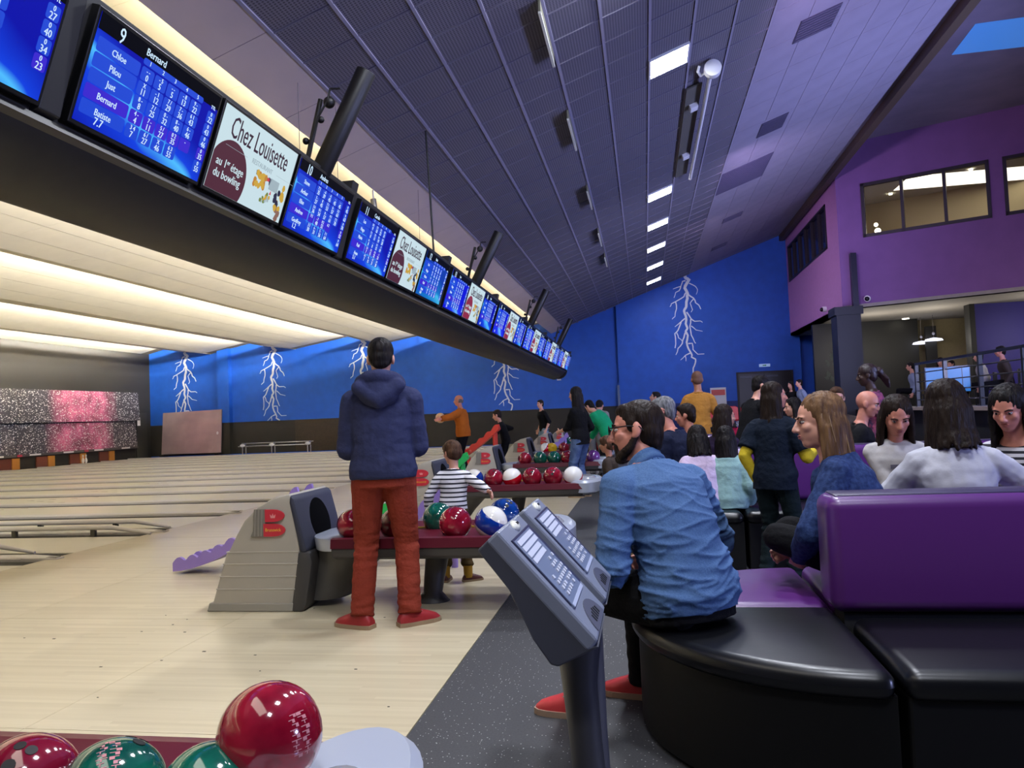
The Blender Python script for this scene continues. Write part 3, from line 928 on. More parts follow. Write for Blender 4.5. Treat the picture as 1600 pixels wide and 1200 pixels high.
def rrect(mb, x0, y0, x1, y1, z, k=0, r=.012):
    pts = []
    for cx, cy, a0 in ((x1 - r, y1 - r, 0), (x0 + r, y1 - r, 90), (x0 + r, y0 + r, 180), (x1 - r, y0 + r, 270)):
        for a in (0, 45, 90):
            t = math.radians(a0 + a); pts.append((cx + r * math.cos(t), cy + r * math.sin(t)))
    mb.prism(pts, 'z', z - .0008, z, k)


ROWS9 = [('Chloe', ['- -|0', '- 5|5', '- -|5', '- 8|13', '9 -|22'], '22'), ('Pilou', ['X|11', '- 1|12', '7 /|29', '7 -|36', '6 1|43'], '43'),
         ('Just', ['8 -|8', '7 /|25', '0 -|32', '8 -|40', '6 -|46'], '46'), ('Bernard', ['4 -|4', '7 -|11', '5 /|27', '0 2|35', '-|'], '35'),
         ('Batiste', ['3 4|7', '6 /|27', 'X|46', '6 3|55', '|'], '55')]
ROWS10 = [('Steve', ['7 2|35', '- 6|39', '- 6|45', '- -|45', '- -|45'], '45'), ('Arthur', ['3 -|27', '8|45', '7 1|53', '6 -|57', '3 3|63'], '63'),
          ('Elise', ['3 6|36', '0 1|54', '8 -|57', '4 1|61', '7 2|70'], '70'), ('Andree', ['9 2|', '- 7|48', '0 2|52', '6 2|', '|'], '52'),
          ('Geoffrey', ['3 3|30', '6 -|31', '5 -|56', '7 1|64', '|'], '64')]


def score_rows(seed):
    r = random.Random(seed); out = []
    for nm in ('Lea', 'Hugo', 'Marie', 'Paul', 'Anna', 'Louis')[:r.choice((4, 5, 6))]:
        t = 0; cells = []
        for k in range(5):
            a = r.randint(0, 8); b_ = r.randint(0, 9 - a); t += a + b_
            cells.append('%s %s|%d' % (a or '-', b_ or '-', t) if k < 4 else '|')
        out.append((nm, cells, str(t)))
    return out


def score_screen(no, y, w, title, rows, smat, hi, avg, lab, detail=True):
    h = .60
    t = put('scoring_monitor', y, w, h, lab, 'screen', 'scoring screens on the beam')
    a, b_ = w / 2 - .02, h / 2 - .022
    MB().box((-a, -b_, 0), (a, b_, .003)).build('display', smat, t)
    MB().box((-a, b_ - .085, .003), (a, b_, .0036)).build('header', mat('screen_header', (3, 3, 6), .4, emit=(4, 5, 18), strength=.5, spec=.05), t)
    mb = MB(); cells = MB()
    n = len(rows)
    x0 = -a + .02; nw = .29 * w; cw = (2 * a - nw - .17 * w) / 5
    rh = .080 if n <= 5 else .068
    ytop = b_ - .105
    text_into(mb, str(no), x0 + nw * .45, b_ - .052, .115, .8, .0045)
    text_into(mb, title, x0 + nw + .10, b_ - .038, .056, .95, .0045)
    rrect(cells, x0 + nw + .01, ytop, x0 + nw + .01 + 5 * cw, ytop + .035, .0038)
    for k in range(5): text_into(mb, str(k + 1), x0 + nw + .01 + (k + .5) * cw, ytop + .018, .034, 1, .0045)
    text_into(mb, 'TTL', a - .05, ytop + .018, .03, .9, .0045)
    for i, (nm, cs, tot) in enumerate(rows):
        yt = ytop - .008 - i * rh - (.0 if i == 0 else 0)
        k = 1 if i == hi else 0
        rrect(cells, x0, yt - rh + .006, x0 + nw, yt, .0038, k)
        text_into(mb, nm, x0 + nw * .5, yt - rh * .5, .050, .9, .0045)
        for j, c in enumerate(cs):
            if c in ('|',): continue
            xc = x0 + nw + .01 + (j + .5) * cw
            rrect(cells, xc - cw * .46, yt - rh + .004, xc + cw * .46, yt - .002, .0038, k)
            u_, d_ = c.split('|')
            if u_: text_into(mb, u_, xc, yt - rh * .24, .036, .9, .0045)
            if d_: text_into(mb, d_, xc, yt - rh * .70, .050, .9, .0045)
        rrect(cells, a - .09, yt - rh + .004, a - .012, yt - .002, .0038, k)
        text_into(mb, '0', a - .05, yt - rh * .24, .036, .9, .0045)
        text_into(mb, tot, a - .05, yt - rh * .70, .050, .9, .0045)
    text_into(mb, avg, x0 + nw * .45, -b_ + .038, .058, .95, .0045)
    cells.build('score_grid', [M_cell, M_row], t, fix=False)['kind'] = 'stuff'
    mb.build('score_text', M_txt, t, fix=False)['kind'] = 'stuff'
    return t


def ad_screen(y, w, lab, red=False):
    h = .60
    t = put('advert_monitor', y, w, h, lab, 'screen', 'restaurant advert screens on the beam')
    a, b_ = w / 2 - .02, h / 2 - .022
    MB().box((-a, -b_, 0), (a, b_, .003)).build('display', M_adw, t)
    mb = MB()
    # maroon disc cut by the left and lower edges
    r = .235 * w / 1.05; cx, cy = -a + .19 * w, -b_ + .12
    pts = [(cx + r * math.cos(q), cy + r * 1.02 * math.sin(q)) for q in [2 * PI * k / 48 for k in range(48)]]
    pts = [(min(max(x, -a), a), min(max(y_, -b_), b_)) for x, y_ in pts]
    mb.prism(pts, 'z', .003, .0036, 0)
    text_into(mb, 'Chez Louisette', 0, b_ * .58, .205, .64, .0042, 1)
    text_into(mb, 'RESTAURANT', a * .16, b_ * .14, .05, .95, .0042, 2)
    for s in (-1, 1): mb.box((a * .16 + s * .33 * w - .14, b_ * .14 - .001, .003), (a * .16 + s * .33 * w + .14, b_ * .14 + .001, .004), 2)
    text_into(mb, 'au 1', -a * .78, -b_ * .30, .080, .95, .0046, 3)
    text_into(mb, 'er', -a * .625, -b_ * .24, .044, .95, .0046, 3)
    text_into(mb, 'étage', -a * .40, -b_ * .30, .080, .95, .0046, 3)
    text_into(mb, 'du bowling', -a * .58, -b_ * .58, .080, .95, .0046, 3)
    mb.build('advert_text', [M_adr if red else M_adm, M_adt, M_adg, M_adw], t, fix=False)['kind'] = 'stuff'
    fd = MB()
    rn = random.Random(2)
    def blob(x, y_, r, k):
        n = 9
        fd.prism([(x + r * rn.uniform(.75, 1.1) * math.cos(2 * PI * i / n), y_ + r * rn.uniform(.75, 1.1) * math.sin(2 * PI * i / n)) for i in range(n)], 'z', .003, .0034 + rn.uniform(.0002, .0008), k)
    for q in range(26): blob(a * .2 + rn.uniform(-.07, .07), -b_ * .18 + rn.uniform(-.05, .04), .024, rn.choice((0, 0, 0, 3)))
    for q in range(4): blob(a * .36 + rn.uniform(-.02, .03), -b_ * .08, .014, 4)
    fd.prism([(a * .05, 0), (a * .13, 0), (a * .06, -.035)], 'z', .003, .0036, 2); fd.prism([(a * .40, .0), (a * .50, -.01), (a * .45, -.06)], 'z', .003, .0036, 2)
    fd.box((a * .46, -b_ * .30, .003), (a * .72, .0, .0036), 5)
    fd.prism([(a * .52, -b_ * .42), (a * .55, -b_ * .30), (a * .57, -b_ * .42)], 'z', .003, .0036, 4)
    for q in range(14): blob(a * .44 + rn.uniform(-.06, .06), -b_ * .58 + rn.uniform(-.05, .04), .016, rn.choice((1, 5, 5, 0, 1)))
    for q in range(5): blob(a * .74 + rn.uniform(-.03, .03), -b_ * .42 + rn.uniform(-.05, .05), .026, 2)
    for q in range(9): blob(a * .86 + rn.uniform(-.05, .04), -b_ * .48 + rn.uniform(-.09, .12), .026, 0)
    for q in range(5): blob(a * .87 + rn.uniform(-.04, .04), -b_ * .86 + rn.uniform(-.03, .05), .03, 6)
    fd.build('food_picture', [M_ady, M_adgr, M_adb, mat('ad_pastry', (5, 4, 2), .4, emit=(206, 140, 50), strength=.8), M_adred, M_adg, mat('ad_tan', (5, 4, 2), .4, emit=(150, 110, 96), strength=.8)], t, fix=False)['kind'] = 'stuff'
    return t


ws = 1.13
ADV = ['nearest', 'second', 'third', 'fourth', 'fifth', 'sixth', 'farthest']
for k in range(-1, 7):
    y0 = G0 + GP * k + .07
    a_, b_, c_ = 9 + 2 * k, 10 + 2 * k, 0
    if k >= 0:
        score_screen(a_, y0 + .03 + ws / 2, ws, 'Bernard' if k == 0 else ('Carole' if k == 1 else 'Leo'), ROWS9 if k == 0 else score_rows(a_), S_A if k < 2 else S_B,
                     3, '7.7' if k == 0 else '5.1', 'blue scoring screen on the beam just left of the %s advert screen' % ADV[k])
        ad_screen(y0 + .03 + ws + .05 + .52, 1.07, 'white restaurant advert screen on the beam, %s of the seven' % ADV[k], red=(k >= 2))
    score_screen(b_, y0 + .03 + ws + 1.14 + ws / 2, ws, 'Andres' if k == 0 else 'Ines', ROWS10 if k == 0 else (score_rows(b_)), S_C if k == 1 else S_A, 3, '1.2' if k == 0 else '6.0',
                 'blue scoring screen on the beam just right of the %s advert screen' % ADV[k] if k >= 0 else 'blue scoring screen cut off by the upper left corner of the photo')

# struts: thick black tubes with clamp arm and cable
M_strut = mat('strut_black', (20, 18, 18), .45)
for i, y in enumerate((6.15, 12.2, 18.3, 24.4)):
    t = empty('black_tube_light', (-2.66, y, 3.42), 0, 'thick black tube with clamp arm leaning up from the screen beam, %s of four' % ORD[i if i < 3 else 5], 'fixture', 'black tubes above the beam')
    MB().tube((-.03, 0, -.1), (.46, 0, .82), .085, n=20).build('tube', M_strut, t, smooth=True, bevel=.01)
    MB().tube((-.12, -.04, -.05), (.06, -.05, .60), .022).build('clamp_arm', M_strut, t)
    for kx, kz, kr in ((.14, .56, .05), (.06, .42, .03), (-.08, .25, .03)): MB().ball((kx, -.06, kz), kr).build('clamp_knob', M_strut, t, smooth=True)
    MB().path([(.25, -.08, .66), (.17, -.1, .66), (.14, -.1, .56), (.05, -.1, .42), (-.04, -.08, .2), (-.06, -.06, .05)], .009).build('cable', M_strut, t)
M_wire = mat('wire', (110, 102, 104), .5)
for i, (u, v, v2, d, lab) in enumerate(((465, 128, 268, 5.7, 'thin wire holding the beam, left of the nearest black tube'), (524, 157, 290, 6.9, 'thin knotted wire hanging right of the nearest black tube'),
                                        (653, 296, 380, 9.6, 'thin wire just left of the black cable above lane screen 12'))):
    rr = Vector(ROT @ np.array([u - 800.0, v - 600.0, F])); k_ = (zc(0) - H) / (rr.z - .357 * rr.x)
    x, y, zt = rr.x * k_, rr.y * k_, H + rr.z * k_
    mb = MB().path([(0, 0, 3.4 - zt), (0, 0, 0)], .0035, 6)
    for k in range(5): mb.ball((0, 0, 3.42 - zt + .05 * k), .011, seg=8, rings=5)
    tag(mb.build('hanging_wire', M_wire), lab, 'wire', 'wires of the beam').location = (x, y, zt)
p = at(675, 392, 10.1)
tag(MB().path([(-.05, 0, 1.75), (-.02, 0, .8), (0, 0, 0)], .014, 8).build('black_cable', black), 'thick black cable running from the ceiling down to the top of lane screen 12', 'cable').location = (-2.7, 9.95, 3.44)
t = empty('ceiling_sensor', (-3.9, 11.0, 4.75), 0, 'small silver tube sensor hanging at the edge of the white ceiling strip', 'sensor')
MB().tube((0, 0, 0), (0, 0, -.16), .012).build('stem', M_white, t)
MB().tube((0, 0, -.14), (.03, 0, -.42), .045, n=14).build('body', mat('sensor_silver', (150, 146, 140), .3, .7), t, smooth=True)

# ------------------------------------------------------------------ lanes
LX = XB + .25


def lane_mat():
    m = mat('lane_surface', (214, 206, 182), .3, coat=.08)
    nt, N, L, b = nodes(m)
    tc = N.new('ShaderNodeTexCoord'); mp = N.new('ShaderNodeMapping'); mp.inputs['Scale'].default_value = (.6, 40, 1); L.new(tc.outputs['Object'], mp.inputs[0])
    nz = N.new('ShaderNodeTexNoise'); nz.inputs['Scale'].default_value = 1; nz.inputs['Detail'].default_value = 4; L.new(mp.outputs[0], nz.inputs['Vector'])
    rp = N.new('ShaderNodeValToRGB'); rp.color_ramp.elements[0].color = lin((214, 206, 182)); rp.color_ramp.elements[1].color = lin((236, 232, 216))
    L.new(nz.outputs['Fac'], rp.inputs[0]); L.new(rp.outputs[0], b.inputs['Base Color'])
    return m


M_lane = lane_mat()
M_gut = mat('gutter_grey', (66, 64, 58), .35)
M_cap = mat('divider_cap', (214, 210, 206), .35)
M_mark = mat('lane_mark', (110, 84, 56), .4)
ln = empty('bowling_lane', (FOUL, LANE0, 0), 0)
MB().box((LX - FOUL, -.533, -.15), (0, .533, -.001)).build('lane_bed', M_lane, ln)
for k in range(-3, 4):
    x = -4.6 + abs(k) * -.0 - (3 - abs(k)) * .35; y = k * .15
    MB().prism([(x, y - .016), (x - .15, y), (x, y + .016)], 'z', -.001, .0004).build('aim_arrow', M_mark, ln)
gp = [(-.115, -.012), (-.1, -.05), (-.06, -.085), (0, -.095), (.06, -.085), (.1, -.05), (.115, -.012), (.115, -.15), (-.115, -.15)]
for s in (-1, 1):
    MB().prism([(s * .65 + p_[0], p_[1]) for p_ in gp], 'x', LX - FOUL, 0).build('gutter', M_gut, ln, smooth=True)
NL = 15
lanes = [ln]
for k in range(1, NL): lanes.append(copy_tree(ln, (FOUL, LANE0 + LP * k, 0)))
def nth(k): return ['first', 'second', 'third', 'fourth', 'fifth', 'sixth', 'seventh', 'eighth', 'ninth', 'tenth', 'eleventh', 'twelfth', 'thirteenth', 'fourteenth', 'fifteenth', 'sixteenth', 'seventeenth', 'eighteenth'][k]
for k, o in enumerate(lanes):
    tag(o, 'long pale glossy bowling lane with grey gutters, %s in view counted from the camera' % nth(k), 'lane', 'bowling lanes')
dv = empty('lane_divider', (FOUL, LANE0 + LP / 2, 0), 0)
MB().prism([(-.1, -.15), (-.1, .015), (-.085, .03), (.085, .03), (.1, .015), (.1, -.15)], 'x', LX - FOUL, -.25).build('cap', M_cap, dv)
MB().add([(-.25, -.1, -.15), (-.25, .1, -.15), (-.25, .1, .022), (-.25, .085, .03), (-.25, -.085, .03), (-.25, -.1, .022), (.12, -.06, -.02), (.12, .06, -.02), (.12, .05, .012), (.12, -.05, .012)],
         [(0, 1, 2, 3, 4, 5), (3, 8, 9, 4), (2, 7, 8, 3), (5, 4, 9, 6), (6, 9, 8, 7), (0, 6, 7, 1), (1, 7, 2), (0, 5, 6)]).build('end_nose', M_cap, dv)
MB().box((-.02, -.03, .005), (.1, .03, .02)).build('sensor_slot', mat('slot_grey', (110, 108, 104), .4), dv)
dvs = [dv]
for k in range(1, NL): dvs.append(copy_tree(dv, (FOUL, LANE0 + LP / 2 + LP * k, 0)))
for k, o in enumerate(dvs):
    tag(o, 'pale raised divider strip with tapered nose at the foul line, %s from the camera' % nth(k), 'divider', 'dividers between the lanes')
dv0 = copy_tree(dv, (FOUL, LANE0 - LP / 2, 0)); tag(dv0, 'pale raised divider strip along the near side of the closest lane in view', 'divider', 'dividers between the lanes')
# raised bumper rails on the two near lanes
for k, (y, x1) in enumerate(((LANE0 + LP * 1 - .62, -.9), (LANE0 + LP * 1 + .60, -.4), (LANE0 + LP * 2 - .62, -.5))):
    t = empty('bumper_rail', (FOUL, y, 0), 0, 'raised grey bumper rail on dark brackets along the %s' % ['near side of the second lane', 'far side of the second lane', 'near side of the third lane'][k], 'rail', 'raised bumper rails')
    MB().tube((-16.5, 0, .10), (x1, 0, .10), .028, n=10).tube((x1, 0, .1), (x1 + .5, 0, .02), .028, .015, 10).build('rail', M_cap, t, smooth=True)
    for j in range(15): MB().box((x1 - .3 - j * 1.1, -.02, -.06), (x1 - .24 - j * 1.1, .02, .09)).build('bracket', mat('bracket_dark', (60, 58, 50), .5), t)

# masking panels over the pin decks
XM = XB + .16
SP, SPN = star_mat(False), star_mat(True)
yR = 32.2
names = ['rightmost', 'second from the right', 'third from the right', 'fourth from the right', 'fifth from the right']
for k in range(5):
    y1 = yR - 3.5 * k; y0 = y1 - 3.48
    t = empty('masking_unit', (XM, (y0 + y1) / 2, 0), 0, 'star field masking panels above the pin deck%s, %s' % (' with a pink nebula' if k < 2 else '', names[k]), 'panel', 'masking panels over the pins')
    pm = SPN if k < 2 else SP
    off = (-1.74 if k == 0 else 1.74)
    for nm, z0, z1, dx in (('upper_panel', 1.74, 3.03, .16), ('lower_panel', .56, 1.70, .0)):
        mb = MB().add([(dx, -1.74 - off * (k < 2), z0), (dx, 1.74 - off * (k < 2), z0), (dx - .1, 1.74 - off * (k < 2), z1), (dx - .1, -1.74 - off * (k < 2), z1),
                       (dx - .06, -1.74 - off * (k < 2), z0), (dx - .06, 1.74 - off * (k < 2), z0), (dx - .16, 1.74 - off * (k < 2), z1), (dx - .16, -1.74 - off * (k < 2), z1)],
                      [(0, 1, 2, 3), (7, 6, 5, 4), (0, 4, 5, 1), (1, 5, 6, 2), (2, 6, 7, 3), (3, 7, 4, 0)])
        o = mb.build(nm, pm, t); o.location = (0, off * (k < 2), 0)
    MB().box((-.01, -1.74, .46), (.03, 1.74, .56)).build('bottom_rail', mat('mask_rail', (70, 68, 66), .5), t)
    for s in (-.87, .87):
        lb = MB(); lb.box((.03, s - .28, .485), (.036, s + .28, .545)); lb.build('lane_tag', mat('tag_white', (232, 230, 226), .5), t)
    MB().box((.03, -1.74, .47), (.035, -1.5, .55)).build('red_tag', mat('tag_red', (170, 40, 70), .5), t)
# pit: dark back, brown and orange side boards seen under the panels
pit = structure('trim_4', MB().box((XB + .001, 9, 0), (XB + .02, 32.2, .6)), mat('pit_dark', (24, 20, 18), .8))
for k in range(10):
    yc = LANE0 + LP * (14 - k)
    a = mat('pit_orange', (176, 120, 44), .6) if k % 2 else mat('pit_brown', (92, 40, 26), .6)
    MB().box((XB + .03, yc - .8, 0), (XB + .09, yc - .25, .42)).build('side_board', mat('pit_brown', (92, 40, 26), .6), pit)
    MB().box((XB + .03, yc - .25, 0), (XB + .12, yc + .1, .42)).build('side_board', mat('pit_orange', (176, 120, 44), .6), pit)
def pin_mesh():
    pr = [(0, .026), (.02, .03), (.06, .045), (.115, .06), (.17, .052), (.22, .034), (.25, .024), (.28, .023), (.31, .029), (.34, .032), (.365, .026), (.378, .012)]
    mb = MB(); mb.rings([(Vector((0, 0, z)), Vector((r, 0, 0)), Vector((0, r, 0))) for z, r in pr], 16)
    return mb
pn = pin_mesh().build('bowling_pin', mat('pin_white', (240, 238, 232), .25), smooth=True)
rg = MB().tube((0, 0, .262), (0, 0, .272), .0248, n=16).tube((0, 0, .285), (0, 0, .295), .0248, n=16).build('red_stripe', mat('pin_red', (190, 20, 30), .4), pn)
pins = [(XM + .5, 28.05), (XM + .42, 28.32)]
pn.location = (pins[0][0], pins[0][1], 0)
tag(pn, 'white bowling pin with red neck stripes under the nebula panels, left of the pair', 'pin', 'pins still standing')
p2_ = copy_tree(pn, (pins[1][0], pins[1][1], 0)); tag(p2_, 'white bowling pin with red neck stripes under the nebula panels, right of the pair', 'pin', 'pins still standing')

t = empty('leaning_board', (-20.95, 32.85, 0), 0, 'large dull pinkish metal board leaning against the blue wall under the leftmost lightning', 'board')
MB().add([(-1.5, -.05, .1), (1.52, -.05, .1), (1.52, .14, 2.1), (-1.5, .14, 2.05), (-1.5, -.0, .1), (1.52, -.0, .1), (1.52, .19, 2.1), (-1.5, .19, 2.05)],
         [(0, 1, 2, 3), (7, 6, 5, 4), (0, 4, 5, 1), (1, 5, 6, 2), (2, 6, 7, 3), (3, 7, 4, 0)]).build('panel', mat('board_metal', (180, 160, 165), .3, .4, var=.16, scale=.8), t)
MB().ball((1.33, .04, 1.0), (.06, .02, .08)).build('handle', M_white, t)
for s in (-1.5, 1.3): MB().box((s, -.2, 0), (s + .2, .2, .1)).build('foot', soot, t)
t = empty('chrome_rail_rack', (-16.3, 32.0, 0), 0, 'low rack of two chrome rails on short legs in front of the black wall', 'rack')
M_chr = mat('chrome', (200, 200, 205), .25, .9)
for y, z in ((-.15, .36), (.15, .48)): MB().tube((-1.7, y, z), (1.75, y, z), .03).build('rail', M_chr, t, smooth=True)
for x in (-1.5, -.1, 1.6):
    MB().tube((x, -.15, 0), (x, -.15, .36), .03).tube((x, .15, 0), (x, .15, .5), .03).tube((x, -.15, .36), (x, .15, .48), .025).build('leg', M_chr, t)
    MB().ball((x, -.15, .40), (.12, .08, .07)).build('joint', M_white, t, smooth=True)

# ------------------------------------------------------------------ balls
R_B = .109
def marble(name, c1, c2, sc=9):
    m = mat(name, c1, .1, coat=.7, c2=c2, scale=sc)
    return m
BM = {'red': marble('ball_red', (108, 9, 30), (152, 26, 48)), 'wine': marble('ball_wine', (88, 8, 30), (128, 18, 44)), 'green': marble('ball_green', (6, 62, 54), (14, 100, 80)), 'navy': marble('ball_navy', (8, 32, 92), (20, 70, 150)),
      'yellow': marble('ball_yellow', (190, 150, 20), (216, 180, 40)), 'purple': marble('ball_purple', (70, 30, 90), (110, 60, 130)),
      'bluewhite': band_ball_mat('ball_blue_white', (10, 50, 140), (222, 218, 208), (.28, .74)), 'redwhite': band_ball_mat('ball_red_white', (190, 14, 34), (236, 232, 226), (.0, .62)),
      'halfblue': band_ball_mat('ball_half_blue', (10, 50, 140), (222, 218, 208), (.0, .5)), 'whitecap': band_ball_mat('ball_white_cap', (190, 10, 50), (232, 230, 228), (.02, .60))}
M_hole = mat('finger_hole', (10, 8, 10), .6)
ball_me = MB().ball((0, 0, 0), R_B, seg=36, rings=24)
BALLM = {}
def hole_mb():
    mb = MB()
    for d, r in ((Vector((0, -.32, 1)), .014), (Vector((.13, .1, 1)), .012), (Vector((-.13, .1, 1)), .012)):
        d.normalize(); mb.tube(d * (R_B - .02), d * (R_B + .0006), r, n=12)
    return mb
HOLE = hole_mb().mesh('finger_hole', M_hole)
TXTB = None
def logo_mesh():
    mb = MB()
    flat = MB()
    rn = random.Random(8)
    for c_ in (-.016, .010):                # worn script: two columns of short illegible strokes
        for k in range(9):
            y_ = .045 - .0105 * k; w_ = rn.uniform(.006, .012); x_ = c_ + rn.uniform(-.003, .003)
            flat.box((x_ - w_, y_, 0), (x_ + w_, y_ + .0018, .0004)); flat.box((x_ - w_ * rn.choice((-1, .2, 1)), y_ - .006, 0), (x_ - w_ * .1 + .0018, y_ + .001, .0004))
    for v in flat.v:
        d = Vector((v[0], v[1], R_B)); d = d.normalized() * (R_B + .0005 + max(0, v[2]) * .2); mb.v.append(tuple(d))
    mb.f = flat.f; mb.mi = flat.mi
    return mb.mesh('ball_logo', mat('logo_pink', (186, 120, 126), .5))
LOGO = None
def ball(kind, loc_, label, group, rot=(0, 0, 0), holes=True, logo=False):
    global LOGO
    if kind not in BALLM:
        me = ball_me.mesh('bowling_ball', BM[kind]); shade(me); BALLM[kind] = me
    o = link('bowling_ball', BALLM[kind]); o.location = loc_; o.rotation_euler = rot
    tag(o, label, 'ball', group)
    if holes:
        ho = link('finger_hole', HOLE, o)
        if 'white' in kind or 'half' in kind: ho.rotation_euler = (-PI / 2, 0, 0)
    if logo:
        if LOGO is None: LOGO = logo_mesh()
        q = o.rotation_euler.to_quaternion().inverted() @ Vector(logo).to_track_quat('Z', 'Y')
        l = link('ball_logo', LOGO, o); l.rotation_euler = q.to_euler()
    return o

# ------------------------------------------------------------------ ball returns
M_hood = mat('hood_grey', (168, 162, 150), .45, var=.03, scale=4)
M_slate = mat('hood_slate', (56, 58, 72), .5, spec=.3)
M_char = mat('charcoal_plastic', (62, 60, 60), .5)
M_maroon = mat('maroon_tray', (88, 18, 36), .35)
M_silver = mat('silver_plastic', (176, 182, 196), .3, .25)
M_logo_red = mat('logo_red', (196, 44, 62), .4)
M_logo_grey = mat('logo_grey', (120, 116, 108), .5)
M_logo_yel = mat('logo_yellow', (230, 180, 60), .5)


def ball_return(hood=True):
    t = empty('ball_return', (0, 0, 0))
    # local: X along the lane axis as in the hall, Y across, origin on the floor under the middle of the tray
    if hood:
        side = [(-3.01, .0), (-2.99, .06), (-2.88, .40), (-2.86, .41), (-2.80, .52), (-2.74, .615), (-2.64, .705), (-2.52, .765), (-2.40, .792), (-2.38, .74), (-2.335, .40), (-2.41, .0)]
        MB().prism([(x + 1.4, z) for x, z in side], 'y', -.31, .31).build('hood', M_hood, t, bevel=.02, smooth=True)
        MB().prism([(-1.63, 0), (-1.61, .06), (-.99, .06), (-1.0, 0)], 'y', -.315, .315).build('plinth', mat('plinth_grey', (150, 146, 136), .5), t, bevel=.008)
        for z in (.15, .235, .32, .40):
            x0 = -1.585 + (z - .06) * .323
            MB().box((x0, -.3135, z), (-.945 - .02 * (z < .2), .3135, z + .006)).build('rib', mat('rib_pale', (186, 182, 172), .5), t)
        # dark front with the round ball mouth
        fr = MB()
        fr.prism([(-1.0, .786), (-.965, .757), (-.885, .43), (-.885, .395), (-.935, .395), (-1.005, .73)], 'y', -.318, .318)
        o = fr.build('front_shell', M_slate, t, bevel=.02, smooth=True)
        MB().prism([(-1.01, .0), (-.95, .40), (-.865, .40), (-.85, .33), (-.90, .05), (-.93, 0)], 'y', -.316, .316).build('front_skirt', M_char, t, bevel=.015, smooth=True)
        MB().rings([(Vector((-.93, 0, .575)) + Vector((dx, 0, dx * .25)), Vector((0, .155, 0)) * s, Vector((-.0385, 0, .155)) * s) for dx, s in ((-.02, 1), (.010, 1.0), (.014, .94))], 28).build('mouth', mat('mouth_black', (4, 4, 6), .9, spec=.05), t, smooth=True)  # near-black disc, no hole cut; its colour stands for the shade inside
        MB().rings([(Vector((-.72, 0, .40)), Vector((0, .33, 0)), Vector((.19, 0, 0))), (Vector((-.72, 0, .49)), Vector((0, .34, 0)), Vector((.20, 0, 0)))], 32).build('collar', M_silver, t, bevel=.012, smooth=True)
        MB().ball((-.55, -.27, .44), (.03, .008, .014)).build('collar_lock', black, t)
        # belly under the collar
        MB().rings([(Vector((-.86, 0, .05)), Vector((0, .2, 0)), Vector((.16, 0, 0))), (Vector((-.78, 0, .2)), Vector((0, .22, 0)), Vector((.2, 0, 0))), (Vector((-.70, 0, .32)), Vector((0, .25, 0)), Vector((.24, 0, 0))), (Vector((-.66, 0, .40)), Vector((0, .28, 0)), Vector((.27, 0, 0)))], 28).build('belly', mat('belly_grey', (84, 82, 80), .45), t, smooth=True)
        # letter badge on the near and far side
        for s in (-1,):
            lg = MB(); y0 = s * .318; y1 = s * .326
            def lobe(x0, z0, w, h, k):
                pts = [(x0, z0), (x0, z0 + h)]
                for q in range(9):
                    a_ = PI / 2 - PI * q / 8
                    pts.append((x0 + w - .085 + .085 * math.cos(a_), z0 + h * .5 + h * .5 * math.sin(a_)))
                lg.prism(pts, 'y', y1, y0, k)
            lobe(-1.175, .606, .142, .084, 0); lobe(-1.188, .508, .158, .086, 0)
            lg.prism([(-1.285, .508), (-1.178, .508), (-1.168, .692), (-1.255, .692), (-1.262, .645), (-1.262, .60), (-1.268, .545)], 'y', y1 + .003 * -s, y0, 1)
            for q in range(3): lg.prism([(-1.255 + q * .024, .512), (-1.250 + q * .024, .512), (-1.240 + q * .024, .688), (-1.245 + q * .024, .688)], 'y', y1 + .002 * s, y0, 3)
            flat = MB(); text_into(flat, 'Brunswick', -1.118, .552, .032, .85, 0)
            lg.add([(x, y1 + s * .001 + z_ * s, zz) for x, zz, z_ in flat.v], flat.f, 2)
            lg.prism([(-1.132, .632), (-1.138, .658), (-1.124, .645), (-1.117, .664), (-1.110, .645), (-1.096, .658), (-1.102, .632)], 'y', y1 + s * .002, y0, 4)
            lg.build('badge', [M_logo_red, M_logo_grey, M_logo_yel, mat('logo_grey_line', (150, 146, 138), .5), mat('logo_crown', (224, 150, 150), .5)], t)
    # tray
    tr = MB()
    tr.prism([(-.45, .44), (-.44, .50), (-.40, .505), (-.24, .46), (-.07, .50), (.05, .50), (.20, .46), (.34, .505), (.38, .50), (.39, .44)], 'x', -.66, .70)
    tr.build('tray', M_maroon, t)
    MB().prism([(-.445, .44), (.385, .44), (.36, .38), (.30, .355), (-.36, .355), (-.43, .38)], 'x', -.66, .70).build('tray_skirt', M_char, t, bevel=.01)
    for s in (0.0,):
        MB().box((-.64, s - .012, .502), (.68, s + .012, .512)).build('tray_rib', mat('tray_gold', (150, 120, 40), .4), t)
    MB().rings([(Vector((.70, 0, .375)), Vector((0, .40, 0)), Vector((.14, 0, 0))), (Vector((.70, 0, .40)), Vector((0, .45, 0)), Vector((.20, 0, 0))), (Vector((.70, 0, .50)), Vector((0, .45, 0)), Vector((.20, 0, 0))), (Vector((.70, 0, .525)), Vector((0, .42, 0)), Vector((.17, 0, 0)))], 36).build('end_cap', M_silver, t, smooth=True)
    MB().rings([(Vector((.72, 0, .52)), Vector((0, .2, 0)), Vector((.11, 0, 0))), (Vector((.72, 0, .55)), Vector((0, .16, 0)), Vector((.08, 0, 0)))], 24).build('air_vent', mat('vent_silver', (196, 200, 206), .2, .5), t, smooth=True)
